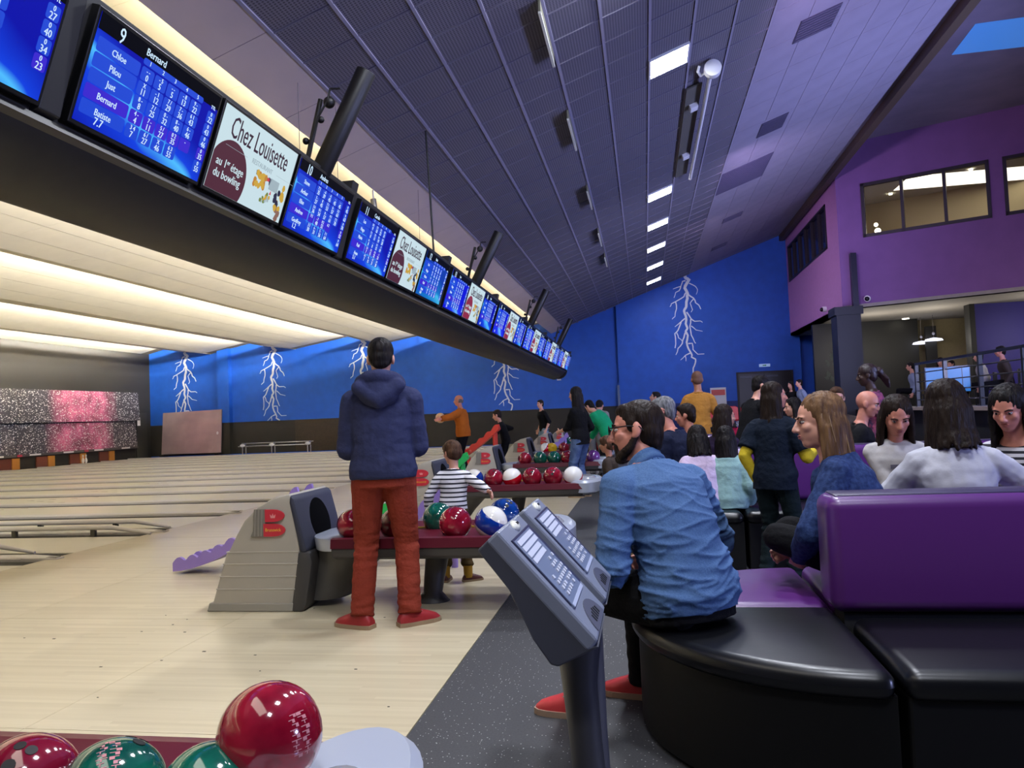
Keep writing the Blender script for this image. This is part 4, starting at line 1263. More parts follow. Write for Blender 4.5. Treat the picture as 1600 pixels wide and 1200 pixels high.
    lg = MB(); lg.rings([(Vector((-.12, 0, .0)), Vector((0, .10, 0)), Vector((.13, 0, 0))), (Vector((-.12, 0, .03)), Vector((0, .09, 0)), Vector((.10, 0, 0))), (Vector((-.11, 0, .06)), Vector((0, .08, 0)), Vector((.065, 0, 0))), (Vector((-.06, 0, .36)), Vector((0, .09, 0)), Vector((.085, 0, 0)))], 20)
    lg.build('pedestal', M_char, t, smooth=True)
    return t


CX = -1.4
BR = [1.46] + [5.2 + PITCH * k for k in range(0, 6)]
br = ball_return()
br.location = (CX, BR[1], 0)
tag(br, 'grey ball return with red letter badge and maroon tray, beside the man in red trousers', 'ball return', 'ball returns on the approach')
for k, y in enumerate(BR):
    if k == 1: continue
    o = copy_tree(br, (CX, y, 0))
    if k == 0: o.scale = (1, 1, .93)
    tag(o, ['maroon ball tray cut off by the bottom left corner of the photo', '', 'grey ball return behind the boy, tray full of red balls', 'grey ball return with green balls, second behind the boy', 'grey ball return with a yellow ball, third behind the boy', 'grey ball return behind the long haired woman, second from the far end', 'farthest grey ball return, near the back wall'][k], 'ball return', 'ball returns on the approach')
BZ = .46 + R_B - .005

# foreground tray
fy = BR[0] - .14
ball('wine', (-1.335, 1.46, .512), 'dark red marbled ball cut by the left edge, in the tray nearest the camera', 'balls in the nearest tray', (.4, .3, 0))
ball('green', (-1.13, 1.46, .508), 'left of the two green marbled balls in the tray nearest the camera', 'balls in the nearest tray', (-.3, .5, .6), logo=(.25, -.35, .9))
ball('green', (-.905, 1.46, .508), 'right of the two green marbled balls in the tray nearest the camera', 'balls in the nearest tray', (1.8, .4, 0))
p = at(422, 1148, 1.63)
ball('red', (p.x, p.y, .604), 'large glossy dark red ball at the end of the tray nearest the camera', 'balls in the nearest tray', (-1.6, .5, .2), logo=(.9, -.42, .22))

# tray beside the man in red trousers
y = BR[1]
for i, (kind, x, dy, lab, rot) in enumerate((
        ('red', -1.98, -.24, 'red ball next to the silver collar, left of the man in red trousers', (-1.8, .2, 0)), ('wine', -1.68, -.24, 'dark red ball seen between the legs of the man in red trousers', (1, .2, 0)),
        ('green', -1.46, .03, 'green ball half hidden by the right leg of the man in red trousers', (.3, 2, 0)), ('red', -1.27, -.24, 'bright red marbled ball in front of the boy in stripes', (-1.9, .3, 0)),
        ('bluewhite', -1.03, -.24, 'blue ball with white caps right of the bright red one, by the consoles', (.1, .6, 0)), ('navy', -1.02, .19, 'navy blue ball under the hand of the boy in stripes', (.5, .5, 0)))):
    ball(kind, (x, y + dy, BZ), lab, 'balls beside the man in red trousers', rot)
# tray behind the boy
y = BR[2]
for kind, u, lab, rot in (('halfblue', 738, 'blue and white ball just right of the boy in stripes', (.1, -.8, 0)), ('red', 770, 'plain red ball second from the boy in the full tray', (.3, .2, 0)),
                     ('redwhite', 800, 'ball red below and white above in the full tray behind the boy', (.35, -.25, 0)), ('red', 832, 'plain red ball in the middle of the full tray behind the boy', (.6, .2, 0)),
                     ('red', 865, 'marbled red ball with pale top highlight, second from the silver end cap', (.9, .2, 0)), ('whitecap', 897, 'red ball with a wide white cap, beside the silver end cap', (.8, -.1, 0))):
    x = at(u, 743, 8.55).x
    ball(kind, (x, y - .24, BZ), lab, 'balls in the tray behind the boy', rot)
# further trays
def row(k, items, dy=-.24):
    for kind, u, lab in items:
        y = BR[k] + dy
        x = (at(u, 715, y).x) * y / at(u, 715, y).y
        ball(kind, (x, y, BZ), lab, 'balls in the far trays', (random.uniform(-1, 1), random.uniform(-1, 1), 0), holes=False)
row(3, (('red', 820, 'red ball left of two green ones in the second tray behind the boy'), ('green', 844, 'left green ball in the second tray behind the boy'), ('green', 866, 'right green ball in the second tray behind the boy'), ('red', 887, 'red ball right of the two green ones in the second tray behind the boy'),
        ('purple', 927, 'purple ball beside the jeans of the long haired woman')))
row(4, (('redwhite', 853, 'red and white ball left of the yellow ball'), ('yellow', 863, 'yellow ball in the third tray behind the boy'), ('red', 882, 'red ball right of the yellow ball'), ('red', 930, 'left red ball seen right of the long haired woman'), ('redwhite', 938, 'red and white ball seen right of the long haired woman')))
row(5, (('green', 889, 'small green ball above the red one in a far tray'), ('red', 942, 'red ball near the farthest tray end')))

# ------------------------------------------------------------------ children's ball ramps
M_ramp = {'lilac': mat('lilac_plastic', (150, 126, 200), .4), 'green': mat('green_plastic', (40, 176, 84), .4), 'coral': mat('coral_plastic', (226, 70, 56), .45)}
def ramp(colr, loc_, rz, label, s=1.0):
    t = empty('ball_ramp', loc_, rz, label, 'ramp', 'children\'s ball ramps')
    m = M_ramp[colr]
    # local: slides down along -X from x=1.3 (z .74) to x=0
    pr = []
    for k in range(15):
        q = k / 14; x = 1.3 * q; z = .06 + .68 * (q ** 1.7)
        pr.append((x * s, z * s))
    up = pr; lo = [(x, z - .035 * s) for x, z in pr]
    MB().prism(up + lo[::-1], 'y', -.14 * s, .14 * s).build('slide', m, t)
    for sd in (-1, 1):
        mb = MB(); y0, y1 = sd * .14 * s, sd * .175 * s
        pts = []
        for k in range(len(up) - 1):
            (xa, za), (xb, zb) = up[k], up[k + 1]
            for q in (0, .25, .5, .75):
                x = xa + (xb - xa) * q; z = za + (zb - za) * q
                pts.append((x, z + (.045 + .035 * abs(math.sin(PI * (k + q) / 1.4)) * 1.4) * s))
        mb.prism(pts + lo[::-1], 'y', min(y0, y1), max(y0, y1)); mb.build('scalloped_side', m, t)
    for x, z in ((1.22 * s, .66 * s), (.75 * s, .27 * s)):
        for sd in (-1, 1): MB().tube((x, sd * .12 * s, 0), (x, sd * .12 * s, z - .02), .028 * s).build('leg', m, t)
    if colr == 'coral':
        mb = MB()
        for k in range(9): mb.ball((.3 + .1 * k, -.178 * s, .02 + .05 * k + .04 * (k % 3)), (.035, .01, .03))
        mb.build('spot', mat('coral_spot', (236, 120, 100), .45), t)
    return t
ramp('lilac', (-4.12, 6.3, 0), 0, 'lilac scalloped ball ramp half hidden behind the nearest grey ball return', .92)
ramp('lilac', (-2.85, 6.55, 0), math.radians(-4), 'lilac scalloped ball ramp behind the man in red trousers and the boy')
ramp('green', (-3.62, 9.75, 0), math.radians(8), 'green ball ramp peeping out behind the boy in stripes')
ramp('coral', (-5.0, 16.9, 0), math.radians(4), 'coral red spotted ball ramp in front of the child in black', 1.35)
ramp('lilac', (-3.1, 18.0, 0), math.radians(6), 'pale lilac ball ramp just behind the coral red one')
ramp('green', (-3.0, 20.6, 0), math.radians(6), 'green ball ramp in front of the woman in the black blouse')

# ------------------------------------------------------------------ scoring consoles on their pedestal
M_csl = mat('console_grey', (116, 122, 138), .4)
M_cdk = mat('console_dark', (58, 60, 70), .5)
M_ckey = mat('console_panel', (108, 118, 142), .3)
M_clab = mat('console_label', (188, 192, 206), .45)
TL = at(777, 829, 2.05)
cs = empty('scoring_console', (TL.x, TL.y, 0), 0, 'twin slanted grey scoring console on a dark pedestal left of the blue shirt', 'console')
lx, lz = .124 / .186, -.139 / .186            # down the face
nx, nz = -lz, lx                                # out of the face (towards +X, up)
LF = .385
def face(mb, l0, l1, y0, y1, h0, h1, k=0):
    """a block on the slanted face: l along the slope from the top edge, y across, h above the face"""
    pts = [(lx * l + nx * h, TL.z + lz * l + nz * h) for l, h in ((l0, h0), (l1, h0), (l1, h1), (l0, h1))]
    return mb.prism(pts, 'y', y0, y1, k)
def cons(y0, y1):
    P = lambda l, h: (lx * l + nx * h, TL.z + lz * l + nz * h)
    shell = MB(); shell.prism([P(0, 0), P(LF, 0), P(LF + .005, -.03), P(LF - .0, -.045), P(0, -.045)], 'y', y0, y1)
    o = shell.build('face_plate', M_csl, cs, bevel=.008)
    back = MB(); back.prism([P(0, -.02), P(LF, -.022), (.258, TL.z - .306), (.147, TL.z - .359), (.127, TL.z - .354), (.082, TL.z - .288), (.024, TL.z - .159), (-.058, TL.z - .053)], 'y', y0 + .002, y1 - .002)
    back.build('housing', M_cdk, cs, bevel=.012)
    w = y1 - y0
    fr = MB(); face(fr, .045, .275, y0 + .028, y1 - .02, .0, .004); fr.build('panel_frame', mat('console_frame_blue', (44, 46, 74), .4), cs)
    pn = MB(); face(pn, .052, .285, y0 + .03, y1 - .055, .0, .006); pn.build('key_panel', M_ckey, cs)
    kb = MB()
    for r in range(4):
        l = .058 + r * .021
        face(kb, l, l + .016, y0 + .045, y1 - .07 - (.03 if r > 1 else 0), .005, .008)
    kb.build('label_strip', M_clab, cs)
    ks = MB()
    rn = random.Random(4)
    for r in range(6):
        for c in range(7):
            if (r < 2 and c > 3) or rn.random() < .18: continue
            l = .152 + r * .019; y = y0 + .05 + c * .034
            face(ks, l, l + .010, y1 - .086 - c * .031, y1 - .066 - c * .031 - .003, .005, .0095)
    ks.build('key', M_clab, cs)['kind'] = 'stuff'
    br_ = MB(); face(br_, .276, .287, y0 + .035, y1 - .06, .004, .007); br_.build('bright_strip', mat('console_strip', (170, 178, 200), .35), cs)
    # badge hump at the top, round speaker grille at the bottom
    c = Vector(P(.022, .0)); 
    MB().ball((c.x, (y0 + y1) / 2 + .02, c.y), (.018, .035, .012), R=Matrix(((lx, 0, nx), (0, 1, 0), (lz, 0, nz)))).build('badge', mat('badge_pearl', (214, 214, 200), .3), cs, smooth=True)
    hb = MB(); face(hb, .016, .024, (y0 + y1) / 2 + .01, (y0 + y1) / 2 + .03, .01, .0135); hb.build('badge_mark', mat('badge_black', (30, 30, 34), .4), cs)
    g_ = MB(); pts = []
    for q in range(17):
        a = PI * q / 16
        pts.append((LF - .008 - .07 * math.sin(a), (y0 + y1) / 2 - .11 * math.cos(a)))
    vs = []
    for h in (.0, .003):
        for l, y in pts: vs.append((lx * l + nx * h, y, TL.z + lz * l + nz * h))
    n = len(pts)
    g_.add(vs, [tuple(range(n)), tuple(range(2 * n - 1, n - 1, -1))] + [(i, (i + 1) % n, n + (i + 1) % n, n + i) for i in range(n)])
    g_.build('speaker_grille', mat('grille_dark', (74, 76, 92), .5), cs)
    sl = MB()
    for q in range(5): face(sl, LF - .05 + .004 * abs(q - 2), LF - .02, (y0 + y1) / 2 - .05 + q * .025 - .005, (y0 + y1) / 2 - .05 + q * .025 + .005, .002, .005)
    sl.build('grille_slot', mat('grille_slot', (26, 26, 32), .6), cs)
cons(0, .345)
cons(.445, .79)
MB().prism([(.07, .72), (.20, .70), (.20, .62), (.12, .62)], 'y', .1, .70).build('yoke', mat('yoke_dark', (46, 46, 52), .5), cs, bevel=.015)
mb = MB(); mb.rings([(Vector((.22, .17, .0)), Vector((.14, 0, 0)), Vector((0, .14, 0))), (Vector((.22, .17, .02)), Vector((.13, 0, 0)), Vector((0, .13, 0))), (Vector((.215, .17, .03)), Vector((.05, 0, 0)), Vector((0, .05, 0))), (Vector((.195, .17, .34)), Vector((.046, 0, 0)), Vector((0, .046, 0))), (Vector((.185, .17, .5)), Vector((.05, 0, 0)), Vector((0, .05, 0))),
                     (Vector((.185, .18, .62)), Vector((.065, 0, 0)), Vector((0, .075, 0)))], 24)
mb.build('pedestal', mat('pedestal_dark', (52, 52, 58), .4), cs, smooth=True)
mb = MB(); mb.rings([(Vector((.225, .26, .0)), Vector((.036, 0, 0)), Vector((0, .036, 0))), (Vector((.215, .26, .34)), Vector((.036, 0, 0)), Vector((0, .036, 0))), (Vector((.20, .26, .64)), Vector((.05, 0, 0)), Vector((0, .05, 0)))], 20)
mb.build('pedestal_pipe', mat('pedestal_grey', (72, 72, 80), .4), cs, smooth=True)

# ------------------------------------------------------------------ upholstered seating islands
M_bvin = mat('black_vinyl', (11, 12, 16), .32, spec=.4, bump=.03, bscale=14)
M_pvin = mat('purple_vinyl', (84, 36, 108), .34, coat=.15, bump=.03, bscale=14)
M_bfr = mat('black_vinyl_front', (9, 9, 10), .6, spec=.25)


def cushion(pts, z0, z1, puff, name, m, parent, bevel=.045):
    """padded block with a domed top from a plan outline"""
    mb = MB(); mb.prism(pts, 'z', z0, z1)
    return mb.build(name, m, parent, smooth=True, bevel=bevel, seg=4, ang=50)


def half(cx, cy, r, a0, a1, n=20): return [(cx + r * math.cos(math.radians(a0 + (a1 - a0) * k / n)), cy + r * math.sin(math.radians(a0 + (a1 - a0) * k / n))) for k in range(n + 1)]


def island(y, first, length, where):
    g_ = None
    # rounded end: black near quarter, purple far quarter
    t = empty('round_bench', (.7, y, 0), 0, 'rounded bench end, black and purple, %s' % where, 'seat', 'rounded bench ends')
    q1 = [(0, .02)] + half(0, 0, .80, 178.5, 270)
    cushion(q1, .36, .45, .01, 'seat_cushion', M_bvin, t)
    q2 = [(0, .03)] + half(0, 0, .80, 90, 177.5)
    cushion(q2, .36, .45, .01, 'seat_cushion', M_pvin, t)
    base = half(0, 0, .77, 90, 270)
    MB().prism(base, 'z', .02, .375).build('bench_base', M_bfr, t, smooth=True)
    MB().prism(half(0, 0, .72, 90, 270), 'z', 0, .03).build('plinth', soot, t)
    # near and far benches with the backrest between
    for s, m, lab in ((-1, M_bvin, 'near'), (1, M_pvin, 'far')):
        n = max(1, int(round(length / 1.6)))
        for k in range(n):
            x0 = .72 + k * 1.6; x1 = x0 + 1.585
            b_ = empty('bench', (x0, y, 0), 0, '%s padded bench %s%s' % ('black' if s < 0 else 'purple', where, ', next section' if k else ''), 'seat', 'straight benches')
            ya, yb = (-.80, -.16) if s < 0 else (.16, .80)
            cushion([(0, ya), (x1 - x0, ya), (x1 - x0, yb), (0, yb)], .36, .455, .01, 'seat_cushion', m, b_)
            MB().box((.01, min(ya, yb) + (.03 if s < 0 else 0), .02), (x1 - x0 - .01, max(ya, yb) - (.03 if s > 0 else 0), .375)).build('bench_base', M_bfr, b_, bevel=.01)
            MB().box((.03, min(ya, yb) + .06, 0), (x1 - x0 - .03, max(ya, yb) - .06, .03)).build('plinth', soot, b_)
    n = max(1, int(round(length / 2.4)))
    for k in range(n):
        x0 = .66 + k * 2.4; x1 = x0 + 2.39
        t = empty('padded_partition', (x0, y, 0), 0, 'padded purple block between the benches %s%s' % (where, ', next section' if k else ''), 'partition', 'purple padded partitions')
        MB().box((0, -.17, .46), (x1 - x0, .06, .90)).build('padding', M_pvin, t, smooth=True, bevel=.05, seg=5)
        MB().box((.035, -.135, .885), (x1 - x0 - .035, .03, .905)).build('top_cover', mat('backrest_top', (44, 34, 72), .4), t, smooth=True, bevel=.012)
        MB().box((.05, -.12, .30), (x1 - x0 - .05, .04, .47)).build('core', soot, t)


ISL = [3.25, 6.85, 10.4, 14.0]
for k, y in enumerate(ISL):
    island(y, k == 0, 3.2 if k < 2 else 2.4, ['beside the man in the blue shirt', 'behind the standing dark haired girl', 'in the middle of the crowd', 'at the back of the crowd'][k])

# ------------------------------------------------------------------ terrace of the bar: railing, screens, lamps
t = empty('terrace_railing', (6.05, 8.6, 1.0), 0, 'black metal railing along the raised bar terrace on the right', 'railing')
M_rail = mat('railing_black', (10, 10, 12), .5)
MB().box((-.03, 0, 1.0), (.03, 10.0, 1.05)).build('handrail', mat('handrail', (22, 20, 28), .4), t)
for z in (.22, .42, .62, .82): MB().tube((0, 0, z), (0, 10, z), .012, n=8).build('bar', mat('rail_bar', (46, 44, 52), .4, .4), t)
for k in range(7): MB().box((-.035, k * 1.66 - .035, 0), (.035, k * 1.66 + .035, 1.02)).build('post', M_rail, t)
M_tv = mat('bar_screen', (4, 6, 12), .3, emit=(60, 130, 220), strength=.75)
for i, (u, v, d, w) in enumerate(((1475, 594, 17.2, .78), (1502, 592, 17.3, .40))):
    p = at(u, v, d)
    t = empty('bar_screen', p, math.radians(0), ['wide blue lit screen on the bar terrace behind the railing', 'narrow blue lit screen right of the wide one on the bar terrace'][i], 'screen')
    MB().box((-w / 2, 0, -.3), (w / 2, .05, .3)).build('bezel', M_bez, t)
    MB().box((-w / 2 + .02, -.004, -.28), (w / 2 - .02, 0, .28)).build('display', M_tv, t)
    MB().box((-.05, .01, -p.z + 1.0), (.05, .04, -.3)).build('stand', M_rail, t)
M_shade = mat('lamp_shade_white', (235, 236, 245), .5, emit=(236, 238, 255), strength=1.6)
for i, (u, v, d) in enumerate(((1440, 536, 26.6), (1459, 531, 26.0), (1596, 526, 24.6))):
    p = at(u, v, d)
    t = empty('pendant_lamp', p, 0, ['left of the two flat white pendant lamps over the bar', 'right of the two flat white pendant lamps over the bar', 'flat white pendant lamp over the bar at the right photo edge'][i], 'lamp', 'pendant lamps over the bar')
    MB().rings([(Vector((0, 0, -.03)), Vector((.29, 0, 0)), Vector((0, .29, 0))), (Vector((0, 0, .03)), Vector((.25, 0, 0)), Vector((0, .25, 0))), (Vector((0, 0, .07)), Vector((.06, 0, 0)), Vector((0, .06, 0)))], 24).build('shade', M_shade, t, smooth=True)
    MB().tube((0, 0, .06), (0, 0, 4.07 - p.z), .008).build('cord', M_wire, t)
    MB().ball((0, 0, .22), .05).build('ornament', mat('glass_bead', (150, 150, 170), .1), t, smooth=True)
p = onz(1415, 497, 4.04)
t = empty('downlight', (p.x, p.y, 4.04), 0, 'round recessed downlight in the gallery soffit', 'light')
MB().tube((0, 0, -.02), (0, 0, .03), .13, n=20).build('rim', M_white, t)
MB().tube((0, 0, -.03), (0, 0, -.018), .11, n=20).build('glow', M_spot, t)
def hit(u, v, q, n):
    r = Vector(ROT @ np.array([u - 800.0, v - 600.0, F])); c = Vector((0, 0, H))
    return c + r * ((q - c).dot(n) / r.dot(n))
for i, (u, v, q, n, rz) in enumerate(((1291, 483, Vector((GX, GY, 0)), Vector((1, 0, 0)), -PI / 2), (1356, 467, Vector((GX, GY, 0)), Vector((math.sin(GA), math.cos(GA), 0)), -GA))):
    p = hit(u, v, q, n) - n * .115
    t = empty('dome_camera', p, rz, 'small white dome camera on the gallery wall, %s of two' % ('left' if i == 0 else 'right'), 'camera', 'dome cameras')
    MB().tube((0, .12, 0), (0, 0, 0), .09, n=16).build('base', M_white, t)
    MB().ball((0, -.02, -.01), .07).build('dome', mat('dome_dark', (30, 30, 34), .1), t, smooth=True)
t = empty('exit_sign', (4.95, YW - .4, 2.88), 0, 'small white exit light above the black double door', 'sign')
MB().box((-.22, 0, -.06), (.22, .04, .06)).build('casing', mat('exit_pale', (170, 196, 214), .4, emit=(120, 150, 190), strength=.5), t, bevel=.01)
MB().prism([(-.08, -.02), (.02, -.02), (.02, -.04), (.08, 0), (.02, .04), (.02, .02), (-.08, .02)], 'y', -.004, .0).build('arrow', mat('exit_green', (40, 130, 90), .5), t)
t = empty('poster_stand', (2.85, 31.0, 0), 0, 'white poster board with a red heading by the blue wall', 'sign')
MB().box((-.3, 0, .9), (.3, .03, 2.0)).build('board', mat('poster_white', (210, 212, 220), .6), t)
MB().box((-.26, -.004, 1.7), (.26, 0, 1.92)).build('heading', mat('poster_red', (200, 90, 90), .6), t)
MB().box((-.02, .03, 0), (.02, .06, 1.0)).box((-.25, -.15, 0), (.25, .2, .03)).build('foot', soot, t)
# red chairs at the back
M_redc = mat('red_shell', (196, 26, 26), .35)
rc = empty('red_chair', (0, 0, 0))
MB().box((-.22, -.2, .43), (.22, .2, .46)).build('seat', M_redc, rc, bevel=.02)
MB().prism([(-.22, .46), (.22, .46), (.21, .86), (.12, .9), (-.12, .9), (-.21, .86)], 'y', -.22, -.19).build('backrest', M_redc, rc, bevel=.012)
for sx in (-.19, .19):
    for sy in (-.18, .17): MB().tube((sx, sy, 0), (sx, sy, .44), .013).build('leg', M_chr, rc)
for i, (u, d) in enumerate(((1116, 25.0), (1141, 25.0), (1166, 25.0))):
    p = at(u, 630, d)
    o = rc if i == 0 else copy_tree(rc)
    o.location = (p.x, p.y, .35); o.rotation_euler = (0, 0, 0)
    tag(o, 'bright red shell chair at the back of the hall, %s of three' % ['leftmost', 'middle', 'rightmost'][i], 'chair', 'red chairs at the back')
t = structure('trim_5', MB().box((1.6, 21.5, 0), (5.6, 28, .35)), mat('rear_step', (40, 38, 44), .7))

st = empty('round_stool', (1.93, 4.40, 0), 0, 'round black stool under the woman in the striped top', 'stool')
MB().tube((0, 0, .37), (0, 0, .45), .2, n=28).build('seat', M_bvin, st, smooth=True, bevel=.02)
MB().tube((0, 0, 0), (0, 0, .37), .17, n=24).build('stool_base', M_bfr, st, smooth=True)

# ------------------------------------------------------------------ people
SKIN = {'fair': mat('skin_fair', (206, 150, 128), .5, var=.04, scale=30), 'rosy': mat('skin_rosy', (196, 128, 108), .5, var=.05, scale=30), 'tan': mat('skin_tan', (168, 112, 84), .5, var=.05, scale=30), 'dark': mat('skin_dark', (62, 40, 34), .5, var=.06, scale=30)}
LIP = {'fair': mat('lips_fair', (184, 112, 102), .4), 'rosy': mat('lips_rosy', (172, 100, 90), .4), 'tan': mat('lips_tan', (130, 70, 62), .4), 'dark': mat('lips_dark', (78, 44, 42), .4)}
HAIRM = {'black': mat('hair_black', (16, 14, 15), .5, c2=(34, 29, 28), scale=40, stretch=(1, 1, .12), bump=.5, bscale=70, spec=.12), 'dark': mat('hair_dark_brown', (28, 20, 17), .5, c2=(40, 30, 24), scale=40, stretch=(1, 1, .12), bump=.5, bscale=70, spec=.12),
         'brown': mat('hair_brown', (54, 36, 26), .5, c2=(88, 62, 44), scale=40, stretch=(1, 1, .12), bump=.5, bscale=70, spec=.12), 'honey': mat('hair_honey', (74, 52, 38), .5, c2=(118, 88, 60), scale=34, stretch=(1, 1, .1), bump=.5, bscale=70, spec=.12),
         'grey': mat('hair_grey', (70, 70, 72), .6, c2=(128, 128, 130), scale=60, stretch=(1, 1, .3), bump=.4, bscale=80, spec=.25)}
M_eye = mat('eye_white', (176, 166, 158), .3)
M_iris = mat('iris_dark', (34, 24, 20), .2)
M_lens = mat('spectacle_lens', (40, 44, 56), .08, spec=.6)
M_spec = mat('spectacle_frame', (18, 18, 20), .35)


def cloth(name, c, rough=.85, bump=.25, bs=45, var=.08, scale=8, c2=None):
    return mat(name, c, rough, bump=bump, bscale=bs, var=0 if c2 else var, scale=scale, c2=c2, spec=.15)


def ik(a, b, l1, l2, pole):
    """middle joint of a two-bone limb from a to b bending towards pole; b is pulled in when out of reach"""
    d = b - a; L = d.length
    if L > (l1 + l2) * .999: b = a + d * ((l1 + l2) * .999 / L); d = b - a; L = d.length
    L = max(L, abs(l1 - l2) + 1e-3)
    x = (l1 * l1 - l2 * l2 + L * L) / (2 * L)
    h = math.sqrt(max(0, l1 * l1 - x * x))
    u = d.normalized(); p = pole - u * pole.dot(u)
    p = p.normalized() if p.length > 1e-4 else u.orthogonal()
    return a + u * x + p * h, b


def Rz(a): return Matrix.Rotation(a, 3, 'Z')
def Rx(a): return Matrix.Rotation(a, 3, 'X')
def Ry(a): return Matrix.Rotation(a, 3, 'Y')


def person(label, x, y, yaw, h=1.74, seat=None, z0=0.0, lean=(4, 0), bend=6, twist=0, head=(0, 0, 0), hands=None, elbows=None, feet=None, knees=None, fists=(.45, .45),
           skin='fair', top=None, sleeve=1.0, hem=-.10, top_loose=.016, bottom=None, leg_loose=.018, legs=1.0, shoes=None, sole=None, hair=None, fem=0.0, wide=1.0, voxel=.009, face=True,
           kid=False, beard=None, specs=False, extra=None, wrinkle=None, crown=None, headscale=1.0, group=None, feet_yaw=(8, -8), palm=None, under=None, neck_len=.07):
    s = h / 1.74
    R2 = math.radians
    root = empty('person', (x, y, z0), R2(yaw), label, 'person', group)
    inv = Rz(-R2(yaw))
    W = lambda p: Vector(p[:3]) if len(p) == 4 else inv @ (Vector(p) - Vector((x, y, z0)))
    hs = (1.0 if not kid else 1.28) * headscale * (s if not kid else s)
    pelvis = Vector((0, 0, (.925 * s if not kid else .89 * s) if seat is None else seat + .105 * s))
    # spine
    fl, sl = R2(lean[0]), R2(lean[1])
    R1 = Ry(sl) @ Rx(-fl)
    R2m = Ry(sl) @ Rx(-(fl + R2(bend))) @ Rz(R2(twist))
    up1 = R1 @ Vector((0, 0, 1)); up2 = R2m @ Vector((0, 0, 1))
    T = .50 * s
    def spine(t):            # t in metres along the spine (unscaled)
        q = max(0.0, t) * s
        if t < 0: return pelvis + up1 * (t * s)
        k = min(1, q / T)
        return pelvis + up1 * (q - .5 * q * k) + up2 * (.5 * q * k)
    def frame(t):
        k = min(1, max(0, t * s / T))
        Rm = Ry(sl) @ Rx(-(fl + R2(bend) * k)) @ Rz(R2(twist) * k)
        return Rm @ Vector((1, 0, 0)), Rm @ Vector((0, 1, 0)), Rm @ Vector((0, 0, 1))
    w = wide
    prof = [(-.10, .10, .075), (-.055, .155, .105), (0, .168 + .008 * fem, .118), (.06, .158 + .004 * fem, .112), (.15, .140 - .014 * fem, .102), (.23, .146 - .012 * fem, .106), (.31, .160 - .008 * fem, .114 + .008 * fem), (.38, .172 - .012 * fem, .112 + .004 * fem), (.43, .160 - .012 * fem, .095), (.485, .105, .072), (.525, .07, .062)]
    def torso(mb, inf=0.0, t0=-9, t1=9, flare=0.0):
        rs = []
        ts = [p for p in prof if t0 - 1e-6 <= p[0] <= t1 + 1e-6]
        if t0 > -9 and (not ts or ts[0][0] > t0 + 1e-6):
            for a, b in zip(prof, prof[1:]):
                if a[0] < t0 < b[0]:
                    k = (t0 - a[0]) / (b[0] - a[0]); ts.insert(0, (t0, a[1] + (b[1] - a[1]) * k, a[2] + (b[2] - a[2]) * k)); break
            else:
                ts.insert(0, (t0, prof[1][1], prof[1][2]))
        for t, rx, ry in ts:
            if inf > 0 and t < .0: rx, ry = max(rx, .160), max(ry, .112)
            u, v, _ = frame(t)
            fi = inf + flare * max(0, .3 - t)
            off = v * (.012 * s if .25 < t < .45 else 0)
            rs.append((spine(t) + off, u * (rx * w * s + fi), v * (ry * (w * .5 + .5) * s + fi)))
        mb.rings(rs, 24)
    ux, uy, uz = frame(.44)
    sh = {}
    for sd, nm in ((-1, 'L'), (1, 'R')): sh[nm] = spine(.418) + ux * (sd * (.168 - .016 * fem) * w * s)
    neck = spine(.50)
    hr = Ry(sl * .4) @ Rx(-(fl + R2(bend)) * .35) @ Rz(R2(head[0])) @ Rx(R2(head[1])) @ Ry(R2(head[2]))
    hx, hy, hz = hr @ Vector((1, 0, 0)), hr @ Vector((0, 1, 0)), hr @ Vector((0, 0, 1))
    hc = neck + uz * (neck_len * s) + hz * (.125 * hs) + hy * (.022 * s)
    def HP(a, b, c): return hc + hx * (a * hs) + hy * (b * hs) + hz * (c * hs)
    # arms
    hd = {'L': Vector((-.25 * s * w, .06, pelvis.z - .06 * s)), 'R': Vector((.25 * s * w, .06, pelvis.z - .06 * s))}
    if hands:
        for k_, v_ in hands.items(): hd[k_] = W(v_)
    ep = {'L': Vector((-.5, -1, -.2)), 'R': Vector((.5, -1, -.2))}
    if elbows:
        for k_, v_ in elbows.items(): ep[k_] = Vector(v_)
    el = {}
    ua, fa = (.285 * s, .25 * s)
    for k_ in 'LR': el[k_], hd[k_] = ik(sh[k_], hd[k_], ua, fa, ep[k_])
    # legs
    hip = {'L': pelvis + R1 @ Vector((-.088 * s, 0, -.02 * s)), 'R': pelvis + R1 @ Vector((.088 * s, 0, -.02 * s))}
    ft = {'L': Vector((-.10 * s, .0, 0)), 'R': Vector((.10 * s, .0, 0))} if seat is None else {'L': Vector((-.13 * s, .46 * s, 0)), 'R': Vector((.13 * s, .46 * s, 0))}
    if feet:
        for k_, v_ in feet.items(): ft[k_] = W(v_)
    an, kn = {}, {}
    kp = {'L': Vector((-.05, 1, .35)), 'R': Vector((.05, 1, .35))}
    if knees:
        for k_, v_ in knees.items(): kp[k_] = Vector(v_)
    tl, sl_ = (.425 * s, .42 * s) if not kid else (.40 * s, .40 * s)
    fdir = {}
    for i, k_ in enumerate('LR'):
        an[k_] = ft[k_] + Vector((0, 0, .085 * s))
        kn[k_], an[k_] = ik(hip[k_], an[k_], tl, sl_, kp[k_])
        fdir[k_] = Rz(R2(feet_yaw[i])) @ Vector((0, 1, 0))
    # --- one continuous body
    B = MB()
    torso(B, -.006 if top else 0)
    B.cone(spine(.47), HP(0, -.012, -.055), .056 * s, .05 * hs)
